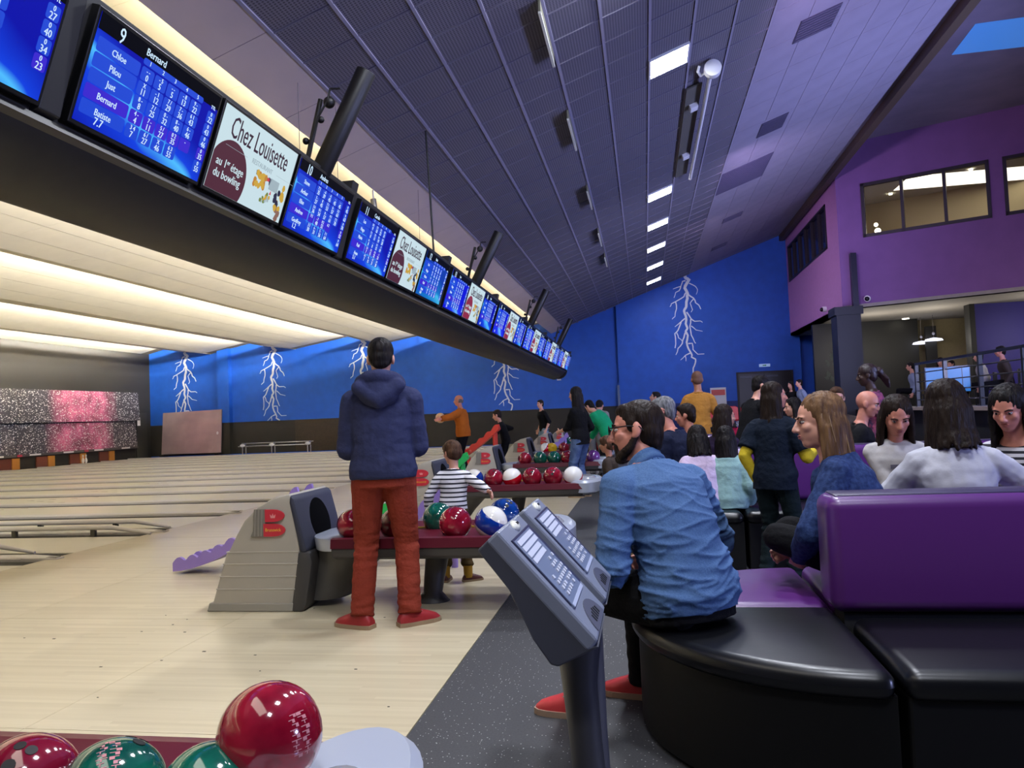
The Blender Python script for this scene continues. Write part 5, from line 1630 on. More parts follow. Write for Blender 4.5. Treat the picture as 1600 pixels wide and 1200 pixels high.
    for sd, nm in ((-1, 'L'), (1, 'R')):
        B.cone(sh[nm], sh[nm] + (el[nm] - sh[nm]) * .3, .050 * s * w, .045 * s * w); B.cone(spine(.475), sh[nm], .045 * s, .045 * s * w)
        B.cone(sh[nm], el[nm], .05 * s * w, .037 * s * w)
        B.cone(el[nm], el[nm] + (hd[nm] - el[nm]) * .35, .038 * s * w, .038 * s * w)
        B.cone(el[nm] + (hd[nm] - el[nm]) * .2, hd[nm], .039 * s * w, .025 * s)
        B.cone(hip[nm], kn[nm], .084 * s * w, .052 * s * w)
        B.cone(kn[nm], kn[nm] + (an[nm] - kn[nm]) * .4, .05 * s * w, .05 * s * w)
        B.cone(kn[nm] + (an[nm] - kn[nm]) * .3, an[nm], .05 * s * w, .034 * s)
        B.cone(an[nm], an[nm] + fdir[nm] * (.07 if shoes else .15) * s + Vector((0, 0, -.05 * s)), .030 * s, .024 * s)
        # hand: palm, four fingers, thumb
        d = (hd[nm] - el[nm]).normalized()
        side = (palm or {}).get(nm)
        n_ = Vector(side) if side is not None else Vector((-sd * .9, .1, -.1))
        n_ = (n_ - d * n_.dot(d)).normalized()           # palm faces n_
        a_ = d.cross(n_).normalized()
        if a_.dot(Vector((0, 1, .3))) < 0: a_ = -a_       # thumb side
        wr = hd[nm]; g = s * (1.0 if not kid else 1.05)
        B.rings([(wr + d * (q * g), a_ * (ra * g), n_ * (.014 * g)) for q, ra in ((-.01, .024), (.02, .032), (.055, .040), (.085, .038), (.095, .03))], 12)
        cu = fists[0 if nm == 'L' else 1]
        for q, (off, ln_) in enumerate(((.030, .072), (.010, .080), (-.010, .075), (-.029, .058))):
            p0 = wr + d * (.085 * g) + a_ * (off * g)
            dd = d
            r_ = .0092 * g
            for j, f_ in enumerate((.42, .32, .26)):
                ang = cu * (.55 + .35 * j)
                dd = (dd * math.cos(ang) + n_ * math.sin(ang)).normalized()
                p1 = p0 + dd * (ln_ * f_ * g + .004 * g)
                B.cone(p0, p1, r_, r_ * .9); p0 = p1; r_ *= .92
        p0 = wr + d * (.025 * g) + a_ * (.026 * g)
        dd = (d * .72 + a_ * .62 + n_ * .25).normalized()
        for j, l_ in enumerate((.042, .034)):
            p1 = p0 + dd * (l_ * g); B.cone(p0, p1, .0115 * g, .0095 * g); p0 = p1
            dd = (dd + d * .35 + n_ * .25 * cu).normalized()
    Rh = Matrix((hx, hy, hz)).transposed()
    def E(a, b, c, r): B.ball(HP(a, b, c), [q * hs for q in r], R=Rh, seg=20, rings=14)
    E(0, -.012, .026, (.076, .096, .090)); E(0, .018, -.035, (.061, .070, .080)); E(0, .046, -.088, (.036, .034, .026)); E(0, .02, -.075, (.05, .055, .04))
    E(0, .072, .022, (.050, .016, .013)); E(.034, .056, -.022, (.026, .026, .024)); E(-.034, .056, -.022, (.026, .026, .024)); E(0, .078, -.06, (.022, .013, .016))
    B.cone(HP(0, .084, .012), HP(0, .106, -.030), .0085 * hs, .0125 * hs); E(.012, .094, -.034, (.009, .010, .008)); E(-.012, .094, -.034, (.009, .010, .008))
    for sd in (-1, 1):
        E(sd * .079, -.008, -.008, (.008, .018, .032)); E(sd * .076, .004, -.03, (.007, .009, .012))
    body = fuse(B, voxel, 3)
    body.materials.append(SKIN[skin])
    link('body', body, root)
    # --- face
    if face:
        mb = MB(); mi = MB()
        for sd in (-1, 1):
            mb.ball(HP(sd * .031, .072, .004), [.0120 * hs, .0122 * hs, .0068 * hs], R=Rh, seg=12, rings=8)
            mi.ball(HP(sd * .031, .0815, .004), [.006 * hs, .0045 * hs, .006 * hs], R=Rh, seg=10, rings=6)
            MB().path([HP(sd * .014, .089, .020), HP(sd * .032, .088, .027), HP(sd * .050, .077, .021)], .0034 * hs, 6).build('eyebrow', hair[1] if hair else HAIRM['dark'], root)
        ew = mb.build('eyes', M_eye, root, smooth=True); mi.build('irises', M_iris, ew, smooth=True)
        mb = MB(); mb.ball(HP(0, .0895, -.056), [.021 * hs, .006 * hs, .0055 * hs], R=Rh, seg=12, rings=6); mb.ball(HP(0, .0885, -.065), [.018 * hs, .006 * hs, .006 * hs], R=Rh, seg=12, rings=6)
        mb.build('lips', LIP[skin], root, smooth=True)
    if beard:
        mb = MB()
        def Q(a, b, c, r): mb.ball(HP(a, b, c), [q * hs for q in r], R=Rh, seg=18, rings=12)
        for sd in (-1, 1):
            ch_ = [(.067, -.004, -.028, .012), (.061, .022, -.072, .017), (.040, .054, -.098, .021), (0, .066, -.106, .023)]
            for p_, q_ in zip(ch_, ch_[1:]): mb.cone(HP(sd * p_[0], p_[1], p_[2]), HP(sd * q_[0], q_[1], q_[2]), p_[3] * hs, q_[3] * hs)
            mb.cone(HP(sd * .002, .094, -.046), HP(sd * .027, .080, -.056), .0075 * hs, .006 * hs)
            mb.cone(HP(sd * .028, .078, -.058), HP(sd * .022, .076, -.086), .0075 * hs, .010 * hs)
        me = fuse(mb, .006, 2); me.materials.append(beard); displace(me, lambda p, n: .003 * noise.noise(Vector(p) * 160)); link('beard', me, root)
    if specs:
        mb = MB()
        for sd in (-1, 1):
            ring = [HP(sd * .033 + .024 * math.cos(q), .104 - .004 * abs(math.cos(q)), .004 + .017 * math.sin(q)) for q in [2 * PI * k / 14 for k in range(15)]]
            mb.path(ring, .0022 * hs, 6)
            mb.path([HP(sd * .057, .100, .008), HP(sd * .080, .03, .010), HP(sd * .083, -.02, .004), HP(sd * .080, -.035, -.012)], .0025 * hs, 6)
        mb.path([HP(-.010, .104, .008), HP(0, .108, .010), HP(.010, .104, .008)], .0022 * hs, 6)
        sp = mb.build('spectacles', M_spec, root)
        mb = MB()
        for sd in (-1, 1):
            n8 = [HP(sd * .033 + .022 * math.cos(q), .104, .004 + .015 * math.sin(q)) for q in [2 * PI * k / 14 for k in range(14)]]
            mb.add(n8 + [p - hy * .001 for p in n8], [tuple(range(14)), tuple(range(27, 13, -1))])
        mb.build('lens', M_lens, sp, fix=False)
    # --- clothes
    if bottom:
        mb = MB()
        torso(mb, .010, -.10, .10)
        for nm in 'LR':
            kk = kn[nm]; aa = kk + (an[nm] - kk) * (legs if legs <= 1 else 1)
            mb.cone(hip[nm], kk, .092 * s * w + leg_loose * .6, .060 * s * w + leg_loose * .6)
            mb.cone(kk, aa - (aa - kk).normalized() * .03 * s, .060 * s * w + leg_loose * .6, .048 * s + leg_loose)
            mb.tube(kk, aa + (aa - kk).normalized() * (.025 * s if legs > .9 else 0), .056 * s * w + leg_loose * .6, .048 * s + leg_loose, 16)
        me = fuse(mb, max(voxel, .007), 3)
        amp = .011 if seat is None else .006
        if voxel < .0085:
            def fold(p, n):
                v = Vector(p)
                best = min((v - an['L']).length, (v - an['R']).length, (v - kn['L']).length * 1.3, (v - kn['R']).length * 1.3)
                k = math.exp(-(best / .16) ** 2)
                return amp * (.25 + k) * noise.noise(Vector((v.x * 9, v.y * 9, v.z * 34)))
            displace(me, fold)
        me.materials.append(bottom); link('trousers', me, root)
    if top:
        mb = MB()
        torso(mb, top_loose, hem, .49)
        for nm in 'LR':
            a, e_, hnd = sh[nm], el[nm], hd[nm]
            mb.ball(a, .047 * s * w + top_loose * .7, seg=14, rings=8); mb.cone(spine(.475), a + uz * (.008 * s), .05 * s + top_loose * .4, .048 * s * w + top_loose * .7)
            if sleeve >= .5:
                mb.cone(a, e_, .051 * s * w + top_loose * .7, .044 * s * w + top_loose * .7)
                q = e_ + (hnd - e_) * ((sleeve - .5) * 2 * .98)
                if sleeve > .55:
                    mb.cone(e_, e_ + (q - e_) * .8, .045 * s * w + top_loose * .8, .036 * s * w + top_loose * .7); mb.tube(e_, q, .044 * s * w + top_loose * .7, .031 * s * w + top_loose * .7, 16)
            else:
                q = a + (e_ - a) * sleeve * 2
                mb.tube(a, q, .056 * s * w + top_loose, .052 * s * w + top_loose, 16)
        me = fuse(mb, max(voxel, .0065), 3)
        if wrinkle: displace(me, wrinkle)
        elif voxel < .0085:
            displace(me, lambda p, n: .007 * noise.noise(Vector((p[0] * 7, p[1] * 7, p[2] * 16))) + .003 * noise.noise(Vector(p) * 30))
        me.materials.append(top); link('top', me, root)
        if under:
            mb = MB()
            for nm in 'LR':
                a, e_, hnd = sh[nm], el[nm], hd[nm]
                mb.cone(a + (e_ - a) * .3, e_, .050 * s * w + .008, .045 * s * w + .008)
                q = e_ + (hnd - e_) * .97
                mb.tube(e_, q, .046 * s * w + .007, .033 * s * w + .008, 16); mb.cone(e_, e_ + (q - e_) * .85, .045 * s * w + .008, .036 * s * w + .006)
            me = fuse(mb, max(voxel, .0065), 2); me.materials.append(under)
            displace(me, lambda p, n: .004 * noise.noise(Vector((p[0] * 12, p[1] * 12, p[2] * 30))))
            o = link('undersleeves', me, root)
        # neckband
        nb = MB(); cN = spine(.485); u, v, _ = frame(.47)
        ring = [cN + u * (.068 * s * math.cos(q)) + v * (.068 * s * math.sin(q) + .004) + uz * (-.012 * math.sin(q)) for q in [2 * PI * k / 20 for k in range(21)]]
        nb.path(ring, .013 * s, 8); nb.build('collar', top, root, smooth=True)
    # --- shoes
    for i, nm in enumerate('LR'):
        f = fdir[nm]; r_ = f.cross(Vector((0, 0, 1)))
        c0 = Vector((an[nm].x, an[nm].y, an[nm].z - .085 * s))
        if shoes:
            st = [(-.072, .030, .055), (-.05, .038, .092), (-.01, .043, .108), (.03, .043, .100), (.08, .044, .080), (.13, .043, .062), (.17, .034, .046), (.19, .016, .028)]
            vs = []; fs = []; n = 14
            for l, wd, ht in st:
                for j in range(n):
                    t_ = PI * j / (n - 1)
                    vs.append(c0 + f * (l * s) + r_ * (wd * s * math.cos(t_)) + Vector((0, 0, .018 * s + (ht - .015) * s * (max(0.0, math.sin(t_)) ** .75))))
            for q in range(len(st) - 1):
                for j in range(n - 1): fs.append((q * n + j, q * n + j + 1, (q + 1) * n + j + 1, (q + 1) * n + j))
                fs.append((q * n + n - 1, q * n, (q + 1) * n, (q + 1) * n + n - 1))
            fs.append(tuple(range(n))); fs.append(tuple(range((len(st) - 1) * n + n - 1, (len(st) - 1) * n - 1, -1)))
            o = MB().add(vs, fs).build('shoe', shoes, root, smooth=True)
            so = MB(); n = len(st)
            pts = [(l * 1.04 - .002, wd * 1.12) for l, wd, ht in st]
            ol = [c0 + f * (l * s) + r_ * (wd * s) for l, wd in pts] + [c0 + f * (l * s) - r_ * (wd * s) for l, wd in pts[::-1]]
            m_ = len(ol)
            so.add(ol + [p + Vector((0, 0, .024 * s)) for p in ol], [tuple(range(m_)), tuple(range(2 * m_ - 1, m_ - 1, -1))] + [(j, (j + 1) % m_, m_ + (j + 1) % m_, m_ + j) for j in range(m_)])
            so.build('sole', sole or mat('sole_tan', (150, 126, 100), .7), o)
            st_ = MB()
            for q in range(3): st_.path([c0 + f * ((.045 + .022 * q) * s) + r_ * (sd_ * .026 * s) + Vector((0, 0, (.088 - .011 * q) * s)) for sd_ in (-1, 0, 1)], .004 * s, 5)
            st_.build('laces', mat('laces_pale', (206, 190, 184), .8), o)
    # --- hair
    if hair:
        style, hm = hair
        mb = MB()
        def Hh(a, b, c, r, n=18): mb.ball(HP(a, b, c), [q * hs for q in r], R=Rh, seg=n, rings=12)
        if style == 'short':
            Hh(0, -.022, .042, (.083, .098, .087)); Hh(0, -.05, -.005, (.076, .062, .075)); Hh(0, .030, .082, (.060, .048, .034)); Hh(.066, .012, .02, (.015, .02, .035)); Hh(-.066, .012, .02, (.015, .02, .035)); Hh(0, -.07, -.05, (.055, .03, .04))
        elif style == 'crop':
            Hh(0, -.018, .034, (.080, .097, .088)); Hh(0, -.05, -.01, (.074, .058, .072))
        elif style == 'bowl':
            Hh(0, -.012, .034, (.090, .104, .092)); Hh(0, -.04, -.012, (.088, .078, .074)); Hh(0, .062, .058, (.064, .038, .042)); Hh(0, -.06, -.05, (.06, .045, .04))
        elif style in ('long', 'bob', 'verylong', 'side'):
            Hh(0, -.022 if style != 'side' else -.028, .042 if style != 'side' else .046, (.088, .098 if style != 'side' else .101, .090)); Hh(0, -.058, -.02, (.086, .066, .09))
            L = {'bob': .15, 'long': .34, 'verylong': .46, 'side': .56}[style]
            back = -(uy) if True else None
            # locks falling from the crown, sides and nape
            rn = random.Random(int(x * 100) + int(y * 10))
            for k in range(26):
                q = -PI * .08 + (PI * 1.16) * k / 25              # from the right temple round the back to the left temple
                a0, b0 = .080 * math.cos(q), -.018 - .085 * math.sin(q)
                if style == 'side' and k in (0, 1): continue
                p0 = HP(a0 * .8, b0 * .8 - .004, .062); p1 = HP(a0 * 1.06, b0 * 1.06, -.03)
                l = L * rn.uniform(.86, 1.06) * (1.0 if .12 < k / 25 < .88 else .8)
                drop = Vector((0, 0, -1)) * .86 + (-uz) * .2
                out = (hx * (a0 * 2.0) + hy * (b0 + .02) * 1.2)
                p2 = HP(a0 * 1.12, b0 * 1.14, -.09) + drop * (l * .28 * s)
                p3 = p2 + drop * (l * .55 * s) + out * (.12 * s) - uy * ((.13 if style == 'side' else .03) * s) + Vector((rn.uniform(-.012, .012), rn.uniform(-.012, .012), 0))
                mb.cone(p0, p1, .02 * hs, .021 * hs); mb.cone(p1, p2, .021 * hs, .020 * hs); mb.cone(p2, p3, .020 * hs, .008 * hs)
        elif style == 'bun':
            Hh(0, -.020, .040, (.085, .102, .090)); Hh(0, -.05, -.01, (.078, .06, .08)); Hh(0, -.13, .02, (.05, .045, .05)); 
            for k in range(5): mb.cone(HP(0, -.12, .03), HP(-.02 + .01 * k, -.2, -.08 - .02 * k), .035 * hs, .018 * hs)
        elif style == 'fringe':      # bald crown, hair round the sides
            Hh(.05, -.04, -.01, (.034, .055, .045)); Hh(-.05, -.04, -.01, (.034, .055, .045)); Hh(0, -.08, -.02, (.055, .03, .045))
        me = fuse(mb, max(.0065, voxel * .8), 5 if style in ('short', 'bowl', 'crop') else 2)
        displace(me, lambda p, n: (.002 if style in ('short', 'bowl', 'crop') else .0045) * noise.noise(Vector((p[0] * 90, p[1] * 90, p[2] * 14))))
        me.materials.append(hm); link('hair', me, root)
    if extra: extra(dict(root=root, HP=HP, hs=hs, s=s, spine=spine, frame=frame, sh=sh, el=el, hd=hd, kn=kn, an=an, hip=hip, uy=uy, ux=ux, uz=uz, hx=hx, hy=hy, hz=hz, neck=neck, Rh=Rh, hc=hc, W=W))
    return root


def P(u, v, d): return at(u, v, d)

C_navyh = cloth('hoodie_navy', (48, 52, 82), .9)
C_rust = cloth('trousers_rust', (130, 52, 38), .85, bump=.35, bs=60)
S_red = mat('shoe_red', (150, 34, 40), .45, var=.06, scale=20)
S_coral = mat('shoe_coral', (202, 62, 66), .45, var=.06, scale=20)
S_brown = mat('shoe_brown', (84, 40, 38), .5)
S_dark = mat('shoe_dark', (26, 24, 26), .5)
C_black = cloth('cloth_black', (16, 16, 19))
C_blackt = cloth('trousers_black', (13, 13, 16))
C_navy = cloth('cloth_navy', (22, 27, 50))
C_jean = cloth('jeans_blue', (56, 74, 116), .85, c2=(92, 112, 150))
C_jeanl = cloth('jeans_light', (110, 136, 160), .85)
C_shirt = cloth('shirt_blue', (66, 93, 134), .85, bump=.12, bs=90, c2=(78, 106, 145), scale=180)
C_denim = cloth('denim_dark', (30, 44, 82), .85, c2=(46, 64, 106), scale=60)
C_white = cloth('knit_white', (178, 178, 188), .9, bump=.06, bs=110)
C_wsweat = cloth('sweater_offwhite', (176, 172, 172), .9, bump=.1)
C_mustard = cloth('cloth_mustard', (176, 122, 52))
C_rustsw = cloth('sweater_rust', (164, 88, 26))
C_aqua = cloth('cloth_aqua', (120, 176, 196))
C_green = cloth('cloth_green', (24, 150, 100))
C_grey = cloth('cloth_grey', (140, 138, 136))
C_pink = cloth('coat_pale_pink', (196, 176, 204), .7, bump=.6, bs=22)
C_mint = cloth('coat_mint', (134, 168, 166), .6, bump=.6, bs=18)
C_yel = cloth('sleeve_yellow', (196, 172, 44))
C_dnavy = cloth('tee_dark_navy', (15, 24, 38))
C_dgreen = cloth('trousers_dark_green', (18, 30, 34))
C_plum = cloth('jacket_plum', (34, 22, 48))
C_flor = cloth('blouse_floral', (60, 44, 76), .8, c2=(150, 70, 100), scale=26)
C_olive = cloth('trousers_olive', (74, 58, 32))
C_strb = stripe_mat('shirt_stripes_boy', (222, 220, 226), (30, 30, 44), .034, .36)
C_strw = stripe_mat('shirt_stripes_woman', (190, 188, 196), (30, 30, 40), .030, .45)
C_brownj = cloth('jacket_brown', (64, 54, 48))
C_ltee = cloth('tee_grey_blue', (126, 138, 164))

# 1 the man in red trousers
def hood(c):
    mb = MB()
    n, uy, ux, uz = c['neck'], c['uy'], c['ux'], c['uz']
    ring = [n + ux * (.115 * math.cos(q)) + uy * (-.045 + .10 * math.sin(q)) + uz * (.015 - .035 * math.sin(q)) for q in [2 * PI * k / 26 for k in range(27)]]
    for a, b in zip(ring, ring[1:]): mb.cone(a, b, .046, .046)
    mb.ball(n - uy * .135 - uz * .055, (.125, .055, .085)); mb.ball(n - uy * .12 - uz * .0 + ux * .04, (.13, .05, .05))
    mb.cone(n - uy * .14 + ux * .12 - uz * .01, n - uy * .155 - uz * .10, .045, .05); mb.cone(n - uy * .14 - ux * .12 - uz * .01, n - uy * .155 - uz * .10, .045, .05)
    me = fuse(mb, .008, 3); me.materials.append(C_navyh)
    displace(me, lambda p, n_: .006 * noise.noise(Vector(p) * 14)); link('hood', me, c['root'])
    hb = MB(); rs = []
    for t in (-.05, -.045, -.0, .005):
        u, v, _ = c['frame'](t); g = .004 if t in (-.05, .005) else .010
        rs.append((c['spine'](t), u * (.163 + .02 + g), v * (.115 + .02 + g)))
    hb.rings(rs, 30).build('rib_hem', C_navyh, c['root'], smooth=True)
    pk = MB()
    for sd in (-1, 1):
        pk.box((sd * .085 - .055, -.118, .74), (sd * .085 + .055, -.112, .86))
person('man in navy hooded sweatshirt and rust red trousers standing with his back turned', -1.62, 4.58, 12, 1.79, lean=(2, 0), bend=5, head=(6, -12, 0), hands={'L': (-.15, .30, 1.08, 0), 'R': (.13, .30, 1.09, 0)},
       elbows={'L': (-.35, -.6, -1), 'R': (.35, -.6, -1)}, feet={'L': (-.155, -.03, 0, 0), 'R': (.135, -.02, 0, 0)}, feet_yaw=(62, -62), skin='fair', top=C_navyh, hem=-.045, top_loose=.03, bottom=C_rust, leg_loose=.022, legs=.97,
       shoes=S_red, hair=('short', HAIRM['black']), wide=1.06, voxel=.007, extra=hood, beard=None)

# 2 the boy
def socks(c):
    for nm in 'LR':
        mb = MB().tube(c['an'][nm] + Vector((0, 0, -.02)), c['an'][nm] + Vector((0, 0, .07)), .034, .036, 14)
        mb.build('sock', mat('sock_mustard', (170, 130, 40), .9), c['root'], smooth=True)
person('small boy in a black and white striped top reaching over the ball tray', -1.50, 5.80, 4, 1.07, kid=True, lean=(4, 3), bend=4, head=(48, -10, 0), hands={'L': (-.20, .05, .52, 0), 'R': (-1.08, 5.50, .665)}, elbows={'R': (.6, -.6, -.3), 'L': (-.6, -.6, 0)},
       feet={'L': (-.075, .0, 0, 0), 'R': (.10, .0, 0, 0)}, feet_yaw=(-5, -62), skin='fair', top=C_strb, hem=-.08, bottom=C_olive, legs=.72, shoes=S_brown, hair=('bowl', HAIRM['brown']), voxel=.006, extra=socks)

# 3 the man in the blue shirt
def wr(p, n):
    v = Vector(p)
    low = max(0, min(1, (1.05 - v.z) / .42))
    w = 1.0 if v.y < .12 else .6
    q = noise.noise(v * 3.1) * .05
    a = noise.noise(Vector((v.x * 4.5 + v.z * 2.2, v.y * 4, (v.z + q + .10 * v.x) * 24)))
    b = noise.noise(Vector((v.x * 3 - v.z * 5 + 7, v.y * 5, (v.z + q - .16 * v.x) * 17)))
    k = (1 - abs(a)) ** 9 * .010 + (1 - abs(b)) ** 10 * .007
    return w * (k * (.35 + .9 * low) - .004) + .006 * noise.noise(v * 7)
def shirt(c):
    cb = MB(); u, v, w_ = c['frame'](.5); cN = c['spine'](.505)
    ring = [cN + u * (.075 * math.cos(q)) + v * (.07 * math.sin(q) + .0) - w_ * (.02 * math.sin(q)) for q in [2 * PI * k / 24 for k in range(25)]]
    for a, b in zip(ring, ring[1:]): cb.cone(a - w_ * .012, b - w_ * .012, .016, .016); 
    for a, b in zip(ring, ring[1:]): cb.cone(a + w_ * .018, b + w_ * .018, .012, .012)
    me = fuse(cb, .006, 2); me.materials.append(C_shirt); link('shirt_collar', me, c['root'])
person('bearded man in a light blue shirt and glasses sitting on the rounded bench end', .13, 3.02, 44, 1.80, seat=.455, lean=(9, 1), bend=30, neck_len=.03, head=(44, 8, 2), hands={'L': (-.17, 3.16, .63), 'R': (.03, 3.30, .64)}, elbows={'L': (-.6, -.6, -.4), 'R': (.9, -.3, -.5)},
       feet={'L': (-.32, 3.24, 0), 'R': (-.06, 3.47, 0)}, feet_yaw=(36, 34), knees={'L': (-.1, 1, .6), 'R': (.1, 1, .6)}, skin='rosy', top=C_shirt, hem=-.07, top_loose=.026, bottom=C_blackt, shoes=S_coral, sole=mat('sole_cream', (176, 150, 130), .7),
       hair=('short', HAIRM['dark']), beard=HAIRM['dark'], specs=True, wide=1.12, voxel=.0055, wrinkle=wr, extra=shirt, fists=(.9, .9))

# 4 the woman in the denim jacket
def jacket(c):
    s = c['s']
    u, v, w_ = c['frame'](.5); cN = c['spine'](.49)
    cb = MB()
    ring = [cN + u * (.085 * math.cos(q)) + v * (.075 * math.sin(q)) - w_ * (.03 * math.sin(q)) for q in [2 * PI * k / 22 for k in range(23)]]
    for a, b in zip(ring, ring[1:]): cb.cone(a, b, .020, .020)
    me = fuse(cb, .007, 2); me.materials.append(C_denim); link('jacket_collar', me, c['root'])
    rs = []
    for t, g in ((-.12, .0), (-.115, .01), (-.075, .01), (-.07, .0)):
        u, v, w_ = c['frame'](t); rs.append((c['spine'](t), u * (.162 * s + .028 + g), v * (.115 * s + .028 + g)))
    MB().rings(rs, 28).build('waistband', C_denim, c['root'], smooth=True)
    for t in (-.095,):
        for a in (2.7, 3.0, 2.2):
            u, v, w_ = c['frame'](t); p = c['spine'](t) + u * (.162 * s + .042) * math.cos(a) + v * (.115 * s + .042) * math.sin(a)
            MB().ball(p, .010).build('button', mat('button_brass', (214, 206, 180), .3, .6), c['root'], smooth=True)
    for k in range(5):      # pale strands in the long hair
        h = c['HP']; a = -.9 + .28 * k
        pts = [h(-.086 * math.cos(a) - .004, -.02 + .1 * math.sin(a), .03)]
        for q in range(1, 7): pts.append(pts[0] + Vector((-.006 + .012 * math.sin(q * 1.3 + k), -.012 * q * (k % 2), -.062 * q)))
        MB().path(pts, .0026, 6).build('hair_strand', mat('hair_pale_strand', (128, 100, 68), .6), c['root'], smooth=True)
person('woman in a dark denim jacket with long honey brown hair, seen in profile', .95, 3.56, 70, 1.68, seat=.455, lean=(12, 3), bend=14, neck_len=.045, headscale=1.05, head=(22, 4, 0), hands={'L': (-.06, .30, .58, 0), 'R': (.08, .34, .60, 0)}, elbows={'L': (-1, .1, -.4), 'R': (.7, -.5, -.3)},
       feet={'L': (.88, 3.84, .455), 'R': (1.02, 3.90, .455)}, feet_yaw=(-100, -100), knees={'L': (-.2, 1, .35), 'R': (0, 1, .35)}, skin='fair', top=C_denim, hem=-.12, top_loose=.03, bottom=C_blackt, shoes=S_dark, hair=('side', HAIRM['honey']), fem=1, wide=.96, voxel=.0055, extra=jacket)

# 5 the woman in the white top
person('woman in a white long sleeved top with dark hair, back turned, behind the purple partition', 1.37, 3.76, -4, 1.68, seat=.455, lean=(3, 0), bend=6, head=(-30, -4, -4), hands={'L': (1.16, 4.13, .64), 'R': (1.83, 4.0, .66)}, elbows={'L': (-1, -.4, -.4), 'R': (1, -.4, -.3)},
       feet={'L': (1.25, 4.35, 0), 'R': (1.5, 4.35, 0)}, skin='fair', top=C_white, hem=-.1, top_loose=.022, bottom=C_jean, shoes=S_dark, hair=('bob', HAIRM['dark']), fem=1, voxel=.0065)
# 6 the girl in the off-white sweater
def motif(c):
    u, v, w_ = c['frame'](.3)
    p = c['spine'](.33) + v * (.150 * c['s'] + .03)
    MB().box((-.06, -.003, -.012), (.06, .003, .012)).build('motif', mat('motif_grey', (92, 88, 100), .8), c['root']).location = p
    MB().ball((0, 0, 0), (.028, .006, .02)).build('motif', mat('motif_black', (30, 30, 34), .8), c['root']).location = c['spine'](.18) + v * (.140 * c['s'] + .026)
person('girl in an off white sweater with long dark hair looking down, facing the camera', 1.42, 4.80, 176, 1.27, kid=True, lean=(2, 0), bend=4, head=(0, -24, 0), hands={'L': (.10, .2, .66, 0), 'R': (-.02, .22, .66, 0)}, skin='rosy', top=C_wsweat, top_loose=.028, bottom=C_jean, shoes=S_dark, hair=('long', HAIRM['dark']), fem=.3, voxel=.0075, extra=motif)
# 7 striped woman
person('woman in a striped top with straight black hair at the right edge, facing the camera', 1.93, 4.40, 128, 1.66, seat=.455, lean=(6, -2), bend=10, head=(10, -16, 0), hands={'L': (-.1, .3, .62, 0), 'R': (.1, .32, .62, 0)}, feet={'L': (1.60, 4.22, 0), 'R': (1.72, 4.06, 0)}, feet_yaw=(0, 0),
       skin='rosy', top=C_strw, bottom=C_blackt, shoes=S_dark, hair=('long', HAIRM['black']), fem=1, voxel=.0075)
# 8 the standing girl
person('standing girl in a dark tee over yellow sleeves with long dark hair', .88, 5.70, -34, 1.42, lean=(3, 0), bend=5, head=(-42, 4, 0), hands={'L': tuple(at(1184, 752, 5.5)), 'R': tuple(at(1272, 704, 5.5))}, elbows={'L': (-.6, -1, -.1), 'R': (.5, -.6, -1)},
       feet={'L': (.80, 5.72, 0), 'R': (.98, 5.66, 0)}, feet_yaw=(20, 10), skin='rosy', top=C_dnavy, sleeve=.38, top_loose=.03, hem=-.12, under=C_yel, bottom=C_dgreen, shoes=S_red, hair=('long', HAIRM['dark']), fem=.3, voxel=.0065, wide=.98)
# 9 grey haired man
person('grey haired man in a navy sweater and glasses in profile on the second bench end', .33, 6.72, 64, 1.78, seat=.455, lean=(8, 1), bend=16, head=(18, 0, 0), hands={'L': (-.2, .36, .62, 0), 'R': (.1, .4, .62, 0)}, skin='rosy', top=C_navy, top_loose=.03, bottom=C_blackt, shoes=S_dark, hair=('short', HAIRM['grey']), specs=True, wide=1.12, voxel=.0075)
# 10-11 children in coats
person('child in a pale pink quilted coat sitting with back turned on the second bench end', .43, 6.34, 12, 1.18, kid=True, seat=.455, lean=(6, 0), bend=8, head=(0, -14, 0), skin='fair', top=C_pink, top_loose=.045, hem=-.12, bottom=C_navy, shoes=S_dark, hair=('bob', HAIRM['black']), voxel=.008, feet={'L': (-.1, .22, .18, 0), 'R': (.1, .22, .18, 0)})
person('child in a mint green coat with long black hair, next to the purple partition', .62, 6.36, -8, 1.14, kid=True, seat=.455, lean=(4, 0), bend=6, head=(0, -10, 0), skin='fair', top=C_mint, top_loose=.045, hem=-.12, bottom=C_navy, shoes=S_dark, hair=('verylong', HAIRM['black']), voxel=.008, feet={'L': (-.1, .22, .18, 0), 'R': (.1, .22, .18, 0)})
# 12-13
person('dark haired girl in a plum jacket looking to the right behind the mint coat', .64, 7.18, -58, 1.56, seat=.455, lean=(4, 0), bend=6, head=(-8, 2, 0), skin='fair', top=C_plum, top_loose=.03, bottom=C_blackt, shoes=S_dark, hair=('long', HAIRM['dark']), fem=.6, voxel=.008)
person('dark haired person in black in profile to the left behind the grey haired man', .50, 7.52, 72, 1.62, seat=.455, lean=(6, 0), bend=8, head=(8, -2, 0), skin='rosy', top=C_black, bottom=C_blackt, shoes=S_dark, hair=('short', HAIRM['dark']), fem=.4, voxel=.009)
# 14 mustard tee
person('tall man in a mustard tee shirt with cropped hair standing with back turned', .78, 11.55, 2, 1.80, lean=(2, 0), bend=4, head=(4, -4, 0), hands={'L': (-.2, .3, 1.05, 0), 'R': (.2, .3, 1.05, 0)}, skin='tan', top=C_mustard, sleeve=.42, top_loose=.018, bottom=C_blackt, shoes=S_dark, hair=('crop', mat('hair_cropped', (104, 70, 52), .7)), wide=.94, voxel=.008)
